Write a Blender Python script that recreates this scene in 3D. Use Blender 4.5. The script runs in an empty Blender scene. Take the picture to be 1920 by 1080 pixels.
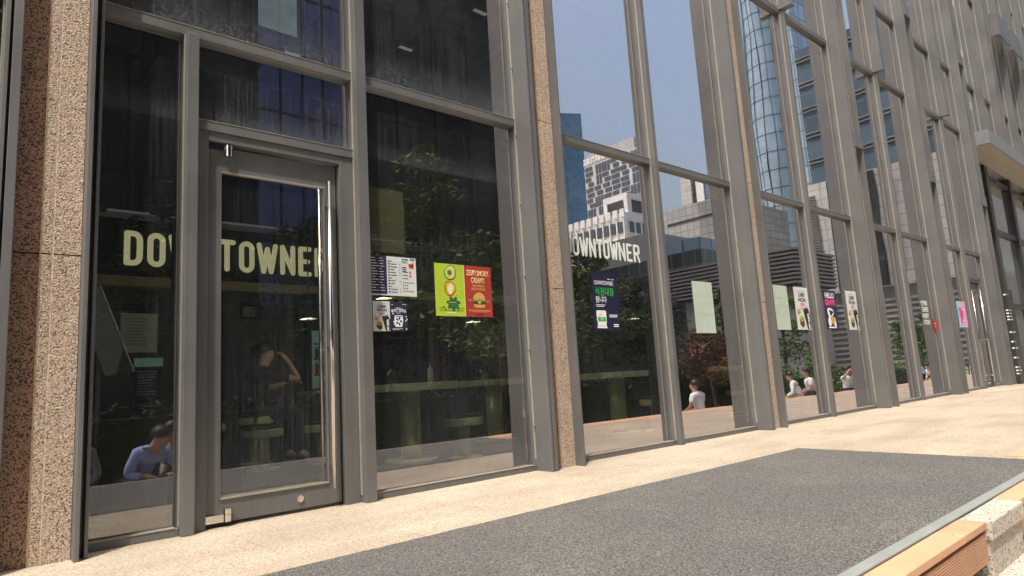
import bpy, bmesh, math, random
from mathutils import Vector, Matrix
R = math.radians
random.seed(7)
C = bpy.context.scene.collection
S = bpy.context.scene

# ------------------------------------------------------------ camera, sky, sun
cam_d = bpy.data.cameras.new('camera'); cam = bpy.data.objects.new('camera', cam_d); C.objects.link(cam)
r_ = Vector((0.757272, -0.650370, -0.059653)); u_ = Vector((-0.049040, -0.147705, 0.987815)); f_ = Vector((0.651256, 0.745119, 0.143747))
cam.matrix_world = Matrix(((r_.x, u_.x, -f_.x, 0.0), (r_.y, u_.y, -f_.y, -4.0), (r_.z, u_.z, -f_.z, 0.7165), (0, 0, 0, 1)))
cam_d.sensor_width = 36; cam_d.lens = 36 * 1217.5322 / 1920
cam_d.clip_start = 0.05; cam_d.clip_end = 3000
S.camera = cam
SUN_TO = Vector((-1.3, -1.0, 3.4)).normalized()
EL = math.asin(SUN_TO.z); AZ = math.atan2(SUN_TO.x, SUN_TO.y)
W = bpy.data.worlds.new('World'); S.world = W; W.use_nodes = True
nt = W.node_tree; nt.nodes.clear()
sk = nt.nodes.new('ShaderNodeTexSky'); sk.sky_type = 'NISHITA'; sk.sun_disc = False
sk.sun_elevation = EL; sk.sun_rotation = AZ; sk.air_density = 1.5; sk.dust_density = 8.0; sk.ozone_density = 1.5
bg = nt.nodes.new('ShaderNodeBackground'); bg.inputs[1].default_value = 0.15
wo = nt.nodes.new('ShaderNodeOutputWorld')
nt.links.new(sk.outputs[0], bg.inputs[0]); nt.links.new(bg.outputs[0], wo.inputs[0])
sd = bpy.data.lights.new('sun', 'SUN'); sd.energy = 2.1; sd.angle = R(0.53); sd.color = (1.0, 0.95, 0.87)
so = bpy.data.objects.new('sun', sd); C.objects.link(so)
so.rotation_euler = (-SUN_TO).to_track_quat('-Z', 'Y').to_euler(); so.location = SUN_TO * 60
S.view_settings.view_transform = 'Standard'; S.view_settings.look = 'None'
S.view_settings.exposure = 1.02; S.view_settings.gamma = 1.0
S.cycles.max_bounces = 10; S.cycles.transparent_max_bounces = 16; S.cycles.use_denoising = True

# ------------------------------------------------------------ materials
M = {}
def lk(nt, a, b): nt.links.new(a, b)
def newmat(n):
    m = bpy.data.materials.new(n); m.use_nodes = True; M[n] = m
    return m, m.node_tree, m.node_tree.nodes['Principled BSDF']
def objco(nt, scale=(1, 1, 1)):
    tc = nt.nodes.new('ShaderNodeTexCoord'); mp = nt.nodes.new('ShaderNodeMapping')
    mp.inputs['Scale'].default_value = scale
    lk(nt, tc.outputs['Object'], mp.inputs[0]); return mp.outputs[0]
def noise(nt, co, sc, det=3, rough=.55):
    n = nt.nodes.new('ShaderNodeTexNoise'); n.inputs['Scale'].default_value = sc
    n.inputs['Detail'].default_value = det; n.inputs['Roughness'].default_value = rough
    lk(nt, co, n.inputs['Vector']); return n
def ramp(nt, fac, stops, interp='LINEAR'):
    r = nt.nodes.new('ShaderNodeValToRGB'); r.color_ramp.interpolation = interp
    e = r.color_ramp.elements
    while len(e) < len(stops): e.new(0.5)
    for k, (p, c) in enumerate(stops):
        e[k].position = p; e[k].color = (c[0], c[1], c[2], 1) if hasattr(c, '__len__') else (c, c, c, 1)
    lk(nt, fac, r.inputs[0]); return r
def mixc(nt, fac, a, b, mode='MIX'):
    m = nt.nodes.new('ShaderNodeMix'); m.data_type = 'RGBA'; m.blend_type = mode
    for s, v in ((m.inputs[0], fac), (m.inputs[6], a), (m.inputs[7], b)):
        if hasattr(v, 'is_linked') or hasattr(v, 'links'): lk(nt, v, s)
        elif isinstance(v, (int, float)): s.default_value = v
        else: s.default_value = (v[0], v[1], v[2], 1)
    return m.outputs[2]
def bump(nt, b, h, strength, dist):
    n = nt.nodes.new('ShaderNodeBump'); n.inputs['Strength'].default_value = strength; n.inputs['Distance'].default_value = dist
    lk(nt, h, n.inputs['Height']); lk(nt, n.outputs[0], b.inputs['Normal'])
def plain(n, c, rough=.6, metal=0., var=.12, sc=9., spec=.5, emit=None):
    m, nt, b = newmat(n)
    nz = noise(nt, objco(nt), sc, 4)
    rp = ramp(nt, nz.outputs[0], [(.3, [x * (1 - var) for x in c]), (.7, [min(1, x * (1 + var)) for x in c])])
    lk(nt, rp.outputs[0], b.inputs['Base Color'])
    b.inputs['Roughness'].default_value = rough; b.inputs['Metallic'].default_value = metal
    b.inputs['Specular IOR Level'].default_value = spec
    if emit: b.inputs['Emission Color'].default_value = (*emit[0], 1); b.inputs['Emission Strength'].default_value = emit[1]
    return m
def metalmat(n, c, rough=.42):
    m, nt, b = newmat(n)
    st = noise(nt, objco(nt, (26, 26, .5)), 1.0, 4, .65)
    lg = noise(nt, objco(nt), 1.7, 5)
    dz = noise(nt, objco(nt, (1, 1, 1)), 240, 2)
    a = ramp(nt, st.outputs[0], [(.3, [x * .93 for x in c]), (.7, [x * 1.06 for x in c])])
    bcol = ramp(nt, lg.outputs[0], [(.3, (.86, .86, .86)), (.75, (1.1, 1.08, 1.03))])
    col = mixc(nt, 1.0, a.outputs[0], bcol.outputs[0], 'MULTIPLY')
    sp = ramp(nt, dz.outputs[0], [(.735, 0), (.76, 1)])
    col = mixc(nt, sp.outputs[0], col, (.5, .47, .42))
    lk(nt, col, b.inputs['Base Color'])
    rr = ramp(nt, lg.outputs[0], [(.3, rough - .07), (.7, rough + .12)]); lk(nt, rr.outputs[0], b.inputs['Roughness'])
    b.inputs['Metallic'].default_value = .25
    bump(nt, b, st.outputs[0], .05, .004)
    return m
metalmat('bronze_metal', (.156, .158, .162)); metalmat('dark_metal', (.05, .05, .05))
plain('trim_metal', (.33, .30, .25), .4, .2)
plain('steel', (.62, .60, .56), .16, 1.0, .05)
plain('brass', (.72, .67, .42), .4, .35, .1)
plain('gasket', (.02, .02, .02), .6)
def granite(n, cols, sc, bmp, rough, big=(.9, 1.08)):
    m, nt, b = newmat(n)
    co = objco(nt)
    v = nt.nodes.new('ShaderNodeTexVoronoi'); v.inputs['Scale'].default_value = sc; lk(nt, co, v.inputs['Vector'])
    hs = nt.nodes.new('ShaderNodeSeparateColor'); lk(nt, v.outputs['Color'], hs.inputs[0])
    rp = ramp(nt, hs.outputs[0], cols, 'CONSTANT')
    n2 = noise(nt, co, sc * .9, 3, .7)
    dk = ramp(nt, n2.outputs[0], [(.34, .38), (.46, 1.0)])
    col = mixc(nt, .8, rp.outputs[0], dk.outputs[0], 'MULTIPLY')
    n3 = noise(nt, co, 1.3, 5)
    bg_ = ramp(nt, n3.outputs[0], [(.3, big[0]), (.7, big[1])])
    col = mixc(nt, 1.0, col, bg_.outputs[0], 'MULTIPLY')
    lk(nt, col, b.inputs['Base Color']); b.inputs['Roughness'].default_value = rough
    if n == 'paver':
        br = nt.nodes.new('ShaderNodeTexBrick'); br.offset = .5; br.inputs['Scale'].default_value = 1; br.inputs['Brick Width'].default_value = 1.2; br.inputs['Row Height'].default_value = .9
        br.inputs['Mortar Size'].default_value = .0022; br.inputs['Mortar Smooth'].default_value = .3; br.inputs['Bias'].default_value = 0
        br.inputs['Color1'].default_value = (.95, .95, .95, 1); br.inputs['Color2'].default_value = (1.04, 1.03, 1.02, 1); br.inputs['Mortar'].default_value = (.72, .69, .65, 1)
        lk(nt, co, br.inputs[0]); st = noise(nt, objco(nt, (.5, 2.6, 1)), 1.1, 5, .6); sr = ramp(nt, st.outputs[0], [(.38, (.88, .86, .85)), (.6, (1.03, 1.03, 1.02))])  # soft colour bands stand in for light the glass throws on the paving
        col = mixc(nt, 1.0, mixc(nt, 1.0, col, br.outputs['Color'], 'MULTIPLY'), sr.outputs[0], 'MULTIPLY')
        vs = nt.nodes.new('ShaderNodeTexVoronoi'); vs.inputs['Scale'].default_value = 3.2; lk(nt, co, vs.inputs['Vector'])
        gs = ramp(nt, vs.outputs['Distance'], [(.030, .62), (.042, 1)]); col = mixc(nt, .6, col, gs.outputs[0], 'MULTIPLY')
        lk(nt, col, b.inputs['Base Color'])
    n4 = noise(nt, co, sc * .55, 4, .6)
    bump(nt, b, n4.outputs[0], bmp[0], bmp[1])
    return m
granite('granite_red', [(0, (.14, .11, .095)), (.16, (.50, .37, .275)), (.42, (.62, .49, .37)), (.66, (.52, .36, .26)), (.82, (.70, .61, .51))], 190, (1.0, .014), .75)
granite('granite_polish_shade', [(0, (.05, .04, .035)), (.26, (.36, .20, .125)), (.6, (.44, .27, .17)), (.82, (.26, .19, .155))], 150, (.25, .004), .5)  # polished granite, darkened with the shade of the fin in its colour
granite('granite_groove', [(0, (.6, .45, .32)), (.5, (.7, .56, .42))], 90, (.1, .002), .7)
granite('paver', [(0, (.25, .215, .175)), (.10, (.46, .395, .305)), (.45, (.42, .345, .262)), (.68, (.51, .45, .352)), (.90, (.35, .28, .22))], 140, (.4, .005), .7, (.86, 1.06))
granite('granite_grey', [(0, (.22, .20, .18)), (.16, (.50, .45, .38)), (.5, (.58, .52, .45)), (.8, (.48, .42, .35))], 120, (.4, .006), .75)
def matmat():
    m, nt, b = newmat('coil_mat')
    co = objco(nt)
    a = noise(nt, co, 120, 3, .75); c = noise(nt, co, 1.2, 5)
    rp = ramp(nt, a.outputs[0], [(.34, (.03, .03, .031)), (.5, (.128, .126, .12)), (.66, (.32, .31, .285))])
    du = ramp(nt, c.outputs[0], [(.45, (1, 1, 1)), (.75, (1.3, 1.25, 1.14))])
    lk(nt, mixc(nt, 1.0, rp.outputs[0], du.outputs[0], 'MULTIPLY'), b.inputs['Base Color'])
    b.inputs['Roughness'].default_value = .8; bump(nt, b, a.outputs[0], 1.0, .016)
matmat()
plain('rail_rubber', (.24, .26, .25), .55, 0, .1, 6)
def woodmat(n, c, axis):
    m, nt, b = newmat(n)
    w = nt.nodes.new('ShaderNodeTexWave'); w.wave_type = 'BANDS'; w.bands_direction = axis
    w.inputs['Scale'].default_value = 26; w.inputs['Distortion'].default_value = 0
    lk(nt, objco(nt), w.inputs['Vector'])
    g = noise(nt, objco(nt, (2, 14, 14) if axis != 'X' else (14, 2, 14)), 2.0, 5)
    rp = ramp(nt, g.outputs[0], [(.3, [x * .85 for x in c]), (.7, [x * 1.1 for x in c])])
    ww = ramp(nt, w.outputs[0], [(.0, .72), (.35, 1.0)])
    lk(nt, mixc(nt, .6, rp.outputs[0], ww.outputs[0], 'MULTIPLY'), b.inputs['Base Color'])
    b.inputs['Roughness'].default_value = .65; bump(nt, b, w.outputs[0], .4, .003)
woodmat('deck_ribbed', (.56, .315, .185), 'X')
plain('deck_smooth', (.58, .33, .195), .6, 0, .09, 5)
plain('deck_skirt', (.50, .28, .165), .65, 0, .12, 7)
def glassmat(n, wave, refl=(.22, .50, .62), tint=(.80, .88, .83), dust=.10):
    m, nt, b = newmat(n); nt.nodes.remove(b)
    out = nt.nodes['Material Output']
    tr = nt.nodes.new('ShaderNodeBsdfTransparent'); tr.inputs[0].default_value = (*tint, 1)
    gl = nt.nodes.new('ShaderNodeBsdfGlossy'); gl.inputs['Roughness'].default_value = 0.0; gl.inputs['Color'].default_value = (1, .965, .985, 1)
    lw = nt.nodes.new('ShaderNodeLayerWeight'); lw.inputs[0].default_value = .5
    fr = ramp(nt, lw.outputs['Facing'], [(0, refl[0]), (.36, refl[1]), (.7, refl[2]), (1, .95)])
    nz = noise(nt, objco(nt, (1, 1, .35)), .9, 2, .4); bp = nt.nodes.new('ShaderNodeBump')
    bp.inputs['Strength'].default_value = wave; bp.inputs['Distance'].default_value = .02
    lk(nt, nz.outputs[0], bp.inputs['Height']); lk(nt, bp.outputs[0], gl.inputs['Normal'])
    mx = nt.nodes.new('ShaderNodeMixShader'); lk(nt, fr.outputs[0], mx.inputs[0]); lk(nt, tr.outputs[0], mx.inputs[1]); lk(nt, gl.outputs[0], mx.inputs[2])
    df = nt.nodes.new('ShaderNodeBsdfDiffuse'); df.inputs[0].default_value = (.34, .37, .42, 1)
    s1 = noise(nt, objco(nt, (60, 60, 1.4)), 1.0, 5, .7); s2 = noise(nt, objco(nt), 130, 3, .7); s3 = noise(nt, objco(nt), 1.1, 4)
    a = ramp(nt, s1.outputs[0], [(.42, 0), (.75, 1)]); c = ramp(nt, s2.outputs[0], [(.5, .15), (.75, 1)]); d = ramp(nt, s3.outputs[0], [(.35, .25), (.7, 1)])
    q = mixc(nt, 1.0, a.outputs[0], c.outputs[0], 'ADD'); q = mixc(nt, 1.0, q, d.outputs[0], 'MULTIPLY')
    sz = nt.nodes.new('ShaderNodeSeparateXYZ'); tc = nt.nodes.new('ShaderNodeTexCoord'); lk(nt, tc.outputs['Object'], sz.inputs[0])
    fine = ramp(nt, noise(nt, objco(nt), 55, 4, .75).outputs[0], [(.38, .1), (.68, 1)])
    for za, zb, amt in ((.0, .55, .9), (2.98, 3.3, 1.6), (2.40, 2.56, 1.3), (5.96, 6.3, 1.6)):
        mr = nt.nodes.new('ShaderNodeMapRange'); mr.interpolation_type = 'SMOOTHSTEP'; lk(nt, sz.outputs[2], mr.inputs[0])
        mr.inputs[1].default_value = za; mr.inputs[2].default_value = zb; mr.inputs[3].default_value = amt; mr.inputs[4].default_value = 0
        gt = nt.nodes.new('ShaderNodeMath'); gt.operation = 'GREATER_THAN'; lk(nt, sz.outputs[2], gt.inputs[0]); gt.inputs[1].default_value = za - .01
        mm = nt.nodes.new('ShaderNodeMath'); mm.operation = 'MULTIPLY'; lk(nt, mr.outputs[0], mm.inputs[0]); lk(nt, gt.outputs[0], mm.inputs[1])
        q = mixc(nt, 1.0, q, mixc(nt, 1.0, mm.outputs[0], fine.outputs[0], 'MULTIPLY'), 'ADD')
    ml = nt.nodes.new('ShaderNodeMath'); ml.operation = 'MULTIPLY'; lk(nt, q, ml.inputs[0]); ml.inputs[1].default_value = dust
    m2 = nt.nodes.new('ShaderNodeMixShader'); lk(nt, ml.outputs[0], m2.inputs[0]); lk(nt, mx.outputs[0], m2.inputs[1]); lk(nt, df.outputs[0], m2.inputs[2])
    lk(nt, m2.outputs[0], out.inputs[0])
    return m
glassmat('glass', .012); glassmat('glass_wavy', .13); glassmat('glass_upper', .015, dust=.17)
def cleartint(n, c):
    m, nt, b = newmat(n); nt.nodes.remove(b)
    tr = nt.nodes.new('ShaderNodeBsdfTransparent'); tr.inputs[0].default_value = (*c, 1); lk(nt, tr.outputs[0], nt.nodes['Material Output'].inputs[0])
cleartint('glass_back', (.98, 1, .99))
def towerglass(n, c, sx, sz, line=(.05, .06, .07), rough=.08, jit=.25):
    m, nt, b = newmat(n)
    tc = nt.nodes.new('ShaderNodeTexCoord'); sp = nt.nodes.new('ShaderNodeSeparateXYZ'); lk(nt, tc.outputs['Object'], sp.inputs[0])
    ad = nt.nodes.new('ShaderNodeMath'); ad.operation = 'ADD'; lk(nt, sp.outputs[0], ad.inputs[0]); lk(nt, sp.outputs[1], ad.inputs[1])
    cb = nt.nodes.new('ShaderNodeCombineXYZ'); lk(nt, ad.outputs[0], cb.inputs[0]); lk(nt, sp.outputs[2], cb.inputs[1])
    br = nt.nodes.new('ShaderNodeTexBrick'); br.offset = 0; br.squash = 1
    br.inputs['Scale'].default_value = 1; br.inputs['Brick Width'].default_value = sx; br.inputs['Row Height'].default_value = sz
    br.inputs['Mortar Size'].default_value = .06 * min(sx, sz) ; br.inputs['Mortar Smooth'].default_value = 0
    br.inputs['Color1'].default_value = (*[x * (1 - jit) for x in c], 1); br.inputs['Color2'].default_value = (*[x * (1 + jit) for x in c], 1)
    br.inputs['Mortar'].default_value = (*line, 1); lk(nt, cb.outputs[0], br.inputs[0])
    lk(nt, br.outputs['Color'], b.inputs['Base Color']); b.inputs['Roughness'].default_value = rough
    b.inputs['Specular IOR Level'].default_value = 1.0
    return m
towerglass('blue_glass', (.05, .15, .27), 2.5, 3.6, (.09, .19, .30), .12)
towerglass('pale_glass', (.22, .34, .45), 2.2, 3.4, (.10, .12, .14), .05)
towerglass('slab_glass', (.09, .135, .175), 2.4, 3.9, (.12, .16, .20), .12)
towerglass('dark_stone', (.009, .009, .010), 3.0, 2.0, (.005, .005, .006), .6, .2); M['dark_stone'].node_tree.nodes['Principled BSDF'].inputs['Specular IOR Level'].default_value = .15
towerglass('pale_stone', (.50, .50, .47), 3.0, 1.6, (.34, .34, .32), .7, .07)
towerglass('band_tile', (.42, .42, .40), 1.1, 1.1, (.25, .25, .24), .6, .1)
towerglass('smoke_glass', (.05, .06, .065), 1.5, 2.4, (.14, .14, .13), .08)
plain('window_dark', (.03, .045, .06), .06, 0, .3, .4, 1.0)
plain('pale_plain', (.20, .30, .38), .04, 0, .15, .4, 1.0); plain('window_blue', (.032, .042, .12), .08, 0, .2, .3, .6)
plain('white_stone', (.70, .70, .69), .7, 0, .06, .5); plain('grey_stone', (.36, .36, .35), .7, 0, .08, .5)
plain('louver_metal', (.26, .25, .23), .5, .2, .1, .6); plain('louver_dark', (.03, .03, .03), .8)
plain('bark', (.07, .055, .04), .9, 0, .3, 14)
def leafmat(n, c1, c2):
    m, nt, b = newmat(n)
    nz = noise(nt, objco(nt), 2.2, 4); g = noise(nt, objco(nt), 30, 2)
    a = mixc(nt, nz.outputs[0], c1, c2); rp = ramp(nt, g.outputs[0], [(.3, .7), (.7, 1.25)])
    lk(nt, mixc(nt, 1.0, a, rp.outputs[0], 'MULTIPLY'), b.inputs['Base Color']); b.inputs['Roughness'].default_value = .6; b.inputs['Specular IOR Level'].default_value = .15
leafmat('leaf_pine', (.03, .06, .018), (.12, .17, .035)); leafmat('leaf_green', (.05, .11, .025), (.13, .22, .05)); leafmat('leaf_red', (.10, .045, .025), (.17, .08, .035)); leafmat('leaf_dark', (.008, .016, .007), (.022, .036, .014))
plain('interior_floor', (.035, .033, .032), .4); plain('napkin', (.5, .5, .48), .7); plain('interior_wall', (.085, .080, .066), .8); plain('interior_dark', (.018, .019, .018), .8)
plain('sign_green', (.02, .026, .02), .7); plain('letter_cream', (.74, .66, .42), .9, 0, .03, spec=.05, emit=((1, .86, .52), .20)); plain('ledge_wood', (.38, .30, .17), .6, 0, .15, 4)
plain('lamp_glow', (.9, .85, .7), .5, emit=((1, .85, .6), 3.0)); plain('tube_glow', (.9, .9, .9), .5, emit=((1, .96, .9), .10))
plain('cooler_glow', (.3, .5, .5), .4, emit=((.45, .8, .75), .03))
plain('paper_white', (.62, .66, .64), .7, 0, .03); plain('paper_navy', (.014, .018, .06), .6, 0, .1); plain('paper_mint', (.46, .56, .47), .7, 0, .05, 6)
plain('fold_shade', (.40, .49, .41), .7); plain('paper_lime', (.40, .55, .03), .7, 0, .06); plain('paper_red', (.36, .032, .025), .7, 0, .06); plain('ink_navy', (.015, .02, .07), .7); plain('ink_white', (.85, .85, .82), .7, 0, .02)
plain('ink_yellow', (.85, .76, .30), .7); plain('ink_gold', (.72, .45, .10), .7); plain('ink_pink', (.78, .06, .22), .7); plain('ink_green', (.03, .42, .05), .7); plain('ink_black', (.012, .012, .012), .7)
plain('leaf_print', (.02, .13, .035), .7, 0, .5, 60); plain('avocado_skin', (.03, .10, .02), .6); plain('avocado_flesh', (.52, .62, .18), .6, 0, .12, 40); plain('avocado_pit', (.22, .11, .04), .5)
plain('pepper_red', (.72, .06, .02), .5); plain('pepper_seed', (.78, .66, .40), .6, 0, .3, 90); plain('bun', (.62, .34, .10), .6, 0, .2, 60); plain('patty', (.09, .04, .02), .8, 0, .4, 90); plain('cheese', (.85, .50, .08), .6); plain('lettuce', (.16, .36, .05), .7, 0, .5, 90)
plain('print_grey', (.35, .36, .36), .7); plain('sky_print', (.30, .55, .85), .7, 0, .5, 25); plain('pink_print', (.85, .35, .60), .7, 0, .5, 25)
plain('letter_white', (.72, .80, .74), .6, 0, .03); plain('letter_red', (.55, .03, .02), .6)
plain('sheet_dust', (.42, .46, .50), .8, 0, .15, 12); plain('mesh_film', (.12, .125, .06), .8, 0, .12, 20); M['mesh_film'].node_tree.nodes['Principled BSDF'].inputs['Alpha'].default_value = .20
plain('skin', (.40, .24, .165), .55); plain('hair', (.015, .012, .010), .5); plain('cloth_black', (.012, .012, .013), .9); plain('cloth_blue', (.30, .40, .72), .85); plain('cloth_white', (.72, .75, .80), .85); plain('cloth_grey', (.22, .22, .25), .9); plain('cloth_tan', (.42, .32, .20), .9); plain('cloth_navy', (.03, .04, .08), .9)
plain('entrance_glass', (.10, .11, .105), .06, 0, .2, .5, .8); plain('canopy_grey', (.22, .23, .24), .5, .3); plain('canopy_soffit', (.40, .36, .31), .55, 0, .08, 3)
plain('panel_grey', (.30, .31, .29), .45); plain('shoe', (.5, .5, .5), .7)

# ------------------------------------------------------------ mesh helpers
class MB:
    def __init__(s): s.v = []; s.f = []; s.mi = []; s.cur = 0
    def add(s, vs, fs):
        o = len(s.v); s.v += [tuple(p) for p in vs]
        for f in fs: s.f.append([i + o for i in f]); s.mi.append(s.cur)
        return s
    def box(s, x0, x1, y0, y1, z0, z1):
        return s.add([(x, y, z) for z in (z0, z1) for y in (y0, y1) for x in (x0, x1)],
                     [(0, 2, 3, 1), (4, 5, 7, 6), (0, 1, 5, 4), (2, 6, 7, 3), (0, 4, 6, 2), (1, 3, 7, 5)])
    def prism(s, pts, z0, z1):                       # pts (x,y) anticlockwise
        n = len(pts)
        return s.add([(x, y, z0) for x, y in pts] + [(x, y, z1) for x, y in pts],
                     [tuple(range(n - 1, -1, -1)), tuple(range(n, 2 * n))] + [(i, (i + 1) % n, n + (i + 1) % n, n + i) for i in range(n)])
    def poly(s, pts, y, th=0.0):                     # pts (x,z) anticlockwise seen from -y
        n = len(pts)
        if not th: return s.add([(x, y, z) for x, z in pts], [tuple(range(n))])
        return s.add([(x, y, z) for x, z in pts] + [(x, y + th, z) for x, z in pts],
                     [tuple(range(n)), tuple(range(2 * n - 1, n - 1, -1))] + [(i, n + i, n + (i + 1) % n, (i + 1) % n) for i in range(n)])
    def quad(s, x0, x1, z0, z1, y): return s.poly([(x0, z0), (x1, z0), (x1, z1), (x0, z1)], y)
    def ell(s, cx, cz, rx, rz, y, n=24, rot=0, wob=0):
        p = []
        for i in range(n):
            a = 2 * math.pi * i / n; k = 1 + wob * math.sin(3 * a + 1)
            x = rx * k * math.cos(a); z = rz * k * math.sin(a)
            p.append((cx + x * math.cos(rot) - z * math.sin(rot), cz + x * math.sin(rot) + z * math.cos(rot)))
        return s.poly(p, y)
    def tube(s, pts, rad, n=12, caps=True):
        pts = [Vector(p) for p in pts]; rings = []
        rad = rad if hasattr(rad, '__len__') else [rad] * len(pts)
        for i, p in enumerate(pts):
            d = (pts[min(i + 1, len(pts) - 1)] - pts[max(i - 1, 0)]).normalized()
            a = d.orthogonal().normalized(); b = d.cross(a)
            if i and a.dot(pa) < 0.99:
                a = (pa - d * pa.dot(d)).normalized(); b = d.cross(a)
            pa = a
            rings.append([p + (a * math.cos(2 * math.pi * k / n) + b * math.sin(2 * math.pi * k / n)) * rad[i] for k in range(n)])
        vs = [q for r in rings for q in r]
        fs = [(i * n + k, i * n + (k + 1) % n, (i + 1) * n + (k + 1) % n, (i + 1) * n + k) for i in range(len(pts) - 1) for k in range(n)]
        if caps: fs += [tuple(range(n - 1, -1, -1)), tuple(range((len(pts) - 1) * n, len(pts) * n))]
        return s.add(vs, fs)
    def cyl(s, x, y, z0, z1, r, n=24): return s.tube([(x, y, z0), (x, y, z1)], r, n)
    def lathe(s, x, y, prof, n=28):
        vs = []; fs = []
        for r, z in prof: vs += [(x + r * math.cos(2 * math.pi * k / n), y + r * math.sin(2 * math.pi * k / n), z) for k in range(n)]
        for i in range(len(prof) - 1): fs += [(i * n + k, i * n + (k + 1) % n, (i + 1) * n + (k + 1) % n, (i + 1) * n + k) for k in range(n)]
        fs += [tuple(range(n - 1, -1, -1)), tuple(range((len(prof) - 1) * n, len(prof) * n))]
        return s.add(vs, fs)
    def build(s, name, mats, parent=None, bevel=0., smooth=False):
        me = bpy.data.meshes.new(name); me.from_pydata(s.v, [], s.f); 
        mats = mats if isinstance(mats, (list, tuple)) else [mats]
        for m in mats: me.materials.append(M[m])
        if len(mats) > 1: me.polygons.foreach_set('material_index', s.mi)
        if smooth: me.polygons.foreach_set('use_smooth', [True] * len(me.polygons))
        me.update(); me.validate()
        o = bpy.data.objects.new(name, me); C.objects.link(o)
        if parent: attach(o, parent)
        if bevel:
            b = o.modifiers.new('bevel', 'BEVEL'); b.width = bevel; b.segments = 2; b.limit_method = 'ANGLE'; b.harden_normals = False
        return o
def worldloc(o):
    v = Vector(o.location)
    while o.parent: o = o.parent; v = v + Vector(o.location) if o.parent is None else v
    return v
ROOTLOC = {}
def attach(o, p):
    o.parent = p
    o.matrix_parent_inverse = Matrix.Translation(-ROOTLOC.get(p.name, Vector((0, 0, 0))))
def thing(name, label, cat, loc, group=None):
    o = bpy.data.objects.new(name, None); C.objects.link(o); o.location = loc; o.empty_display_size = .2
    ROOTLOC[o.name] = Vector(loc)
    return tag(o, label, cat, group)
def tag(o, label, cat, group=None):
    o['label'] = label; o['category'] = cat
    if group: o['group'] = group
    return o
def struct(o): o['kind'] = 'structure'; return o
def children(o): return [c for c in bpy.data.objects if c.parent == o]
def copy_tree(o, parent=None):
    c = o.copy(); C.objects.link(c)
    if parent: c.parent = parent
    for ch in children(o): copy_tree(ch, c)
    return c
FONTX = {}
def text(s, x, z, h, mat, parent, y, align='LEFT', xs=1.0, bold=0.0, depth=0.0, face='-y', name='lettering', rot=0., track=1.0):
    cu = bpy.data.curves.new(name, 'FONT'); cu.body = s; cu.align_x = align; cu.size = h * 1.38; cu.offset = bold; cu.extrude = depth
    cu.space_character = track
    o = bpy.data.objects.new(name, cu); C.objects.link(o)
    dg = bpy.context.evaluated_depsgraph_get()
    me = bpy.data.meshes.new_from_object(o.evaluated_get(dg)); bpy.data.objects.remove(o)
    me.name = name
    if face == '-y': X, Z = Vector((1, 0, 0)), Vector((0, 0, 1))
    elif face == '-x': X, Z = Vector((0, -1, 0)), Vector((0, 0, 1))
    elif face == '+z': X, Z = Vector((1, 0, 0)), Vector((0, 1, 0))
    N = X.cross(Z); base = Vector((x, y, z))
    ca, sa = math.cos(rot), math.sin(rot)
    for v in me.vertices:
        px, py, pz = v.co.x * xs, v.co.y, v.co.z
        px, py = px * ca - py * sa, px * sa + py * ca
        v.co = base + X * px + Z * py + N * pz
    me.materials.clear(); me.materials.append(M[mat])
    ob = bpy.data.objects.new(name, me); C.objects.link(ob)
    if parent: attach(ob, parent)
    return ob

GL = {'D': [[(0, 0), (0, 1)], 'arc:0,1;.45,1;1,.72;1,.28;.45,0;0,0'], 'O': ['ring'], 'W': [[(0, 1), (.27, 0)], [(.27, 0), (.5, .86)], [(.5, .86), (.73, 0)], [(.73, 0), (1, 1)]],
      'N': [[(0, 0), (0, 1)], [(0, 1), (1, 0)], [(1, 0), (1, 1)]], 'T': [[(0, 1), (1, 1)], [(.5, 1), (.5, 0)]], 'E': [[(0, 0), (0, 1)], [(0, 1), (1, 1)], [(0, 0), (1, 0)], [(0, .5), (.82, .5)]],
      'R': [[(0, 0), (0, 1)], 'arc:0,1;.5,1;1,.9;1,.62;.5,.5;0,.5', [(.5, .5), (1, 0)]]}
def bez(P):
    out = []
    p = [Vector((a, b)) for a, b in P]
    out.append(p[0])
    if len(p) == 6:
        for (a, c, e) in ((p[1], Vector((p[2].x, p[1].y)), p[2]), (p[3], Vector((p[3].x, p[4].y)), p[4])):
            for i in range(7):
                t = i / 6; out.append(a * (1 - t) ** 2 + c * 2 * t * (1 - t) + e * t * t)
    out.append(p[-1]); return [(q.x, q.y) for q in out]
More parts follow.
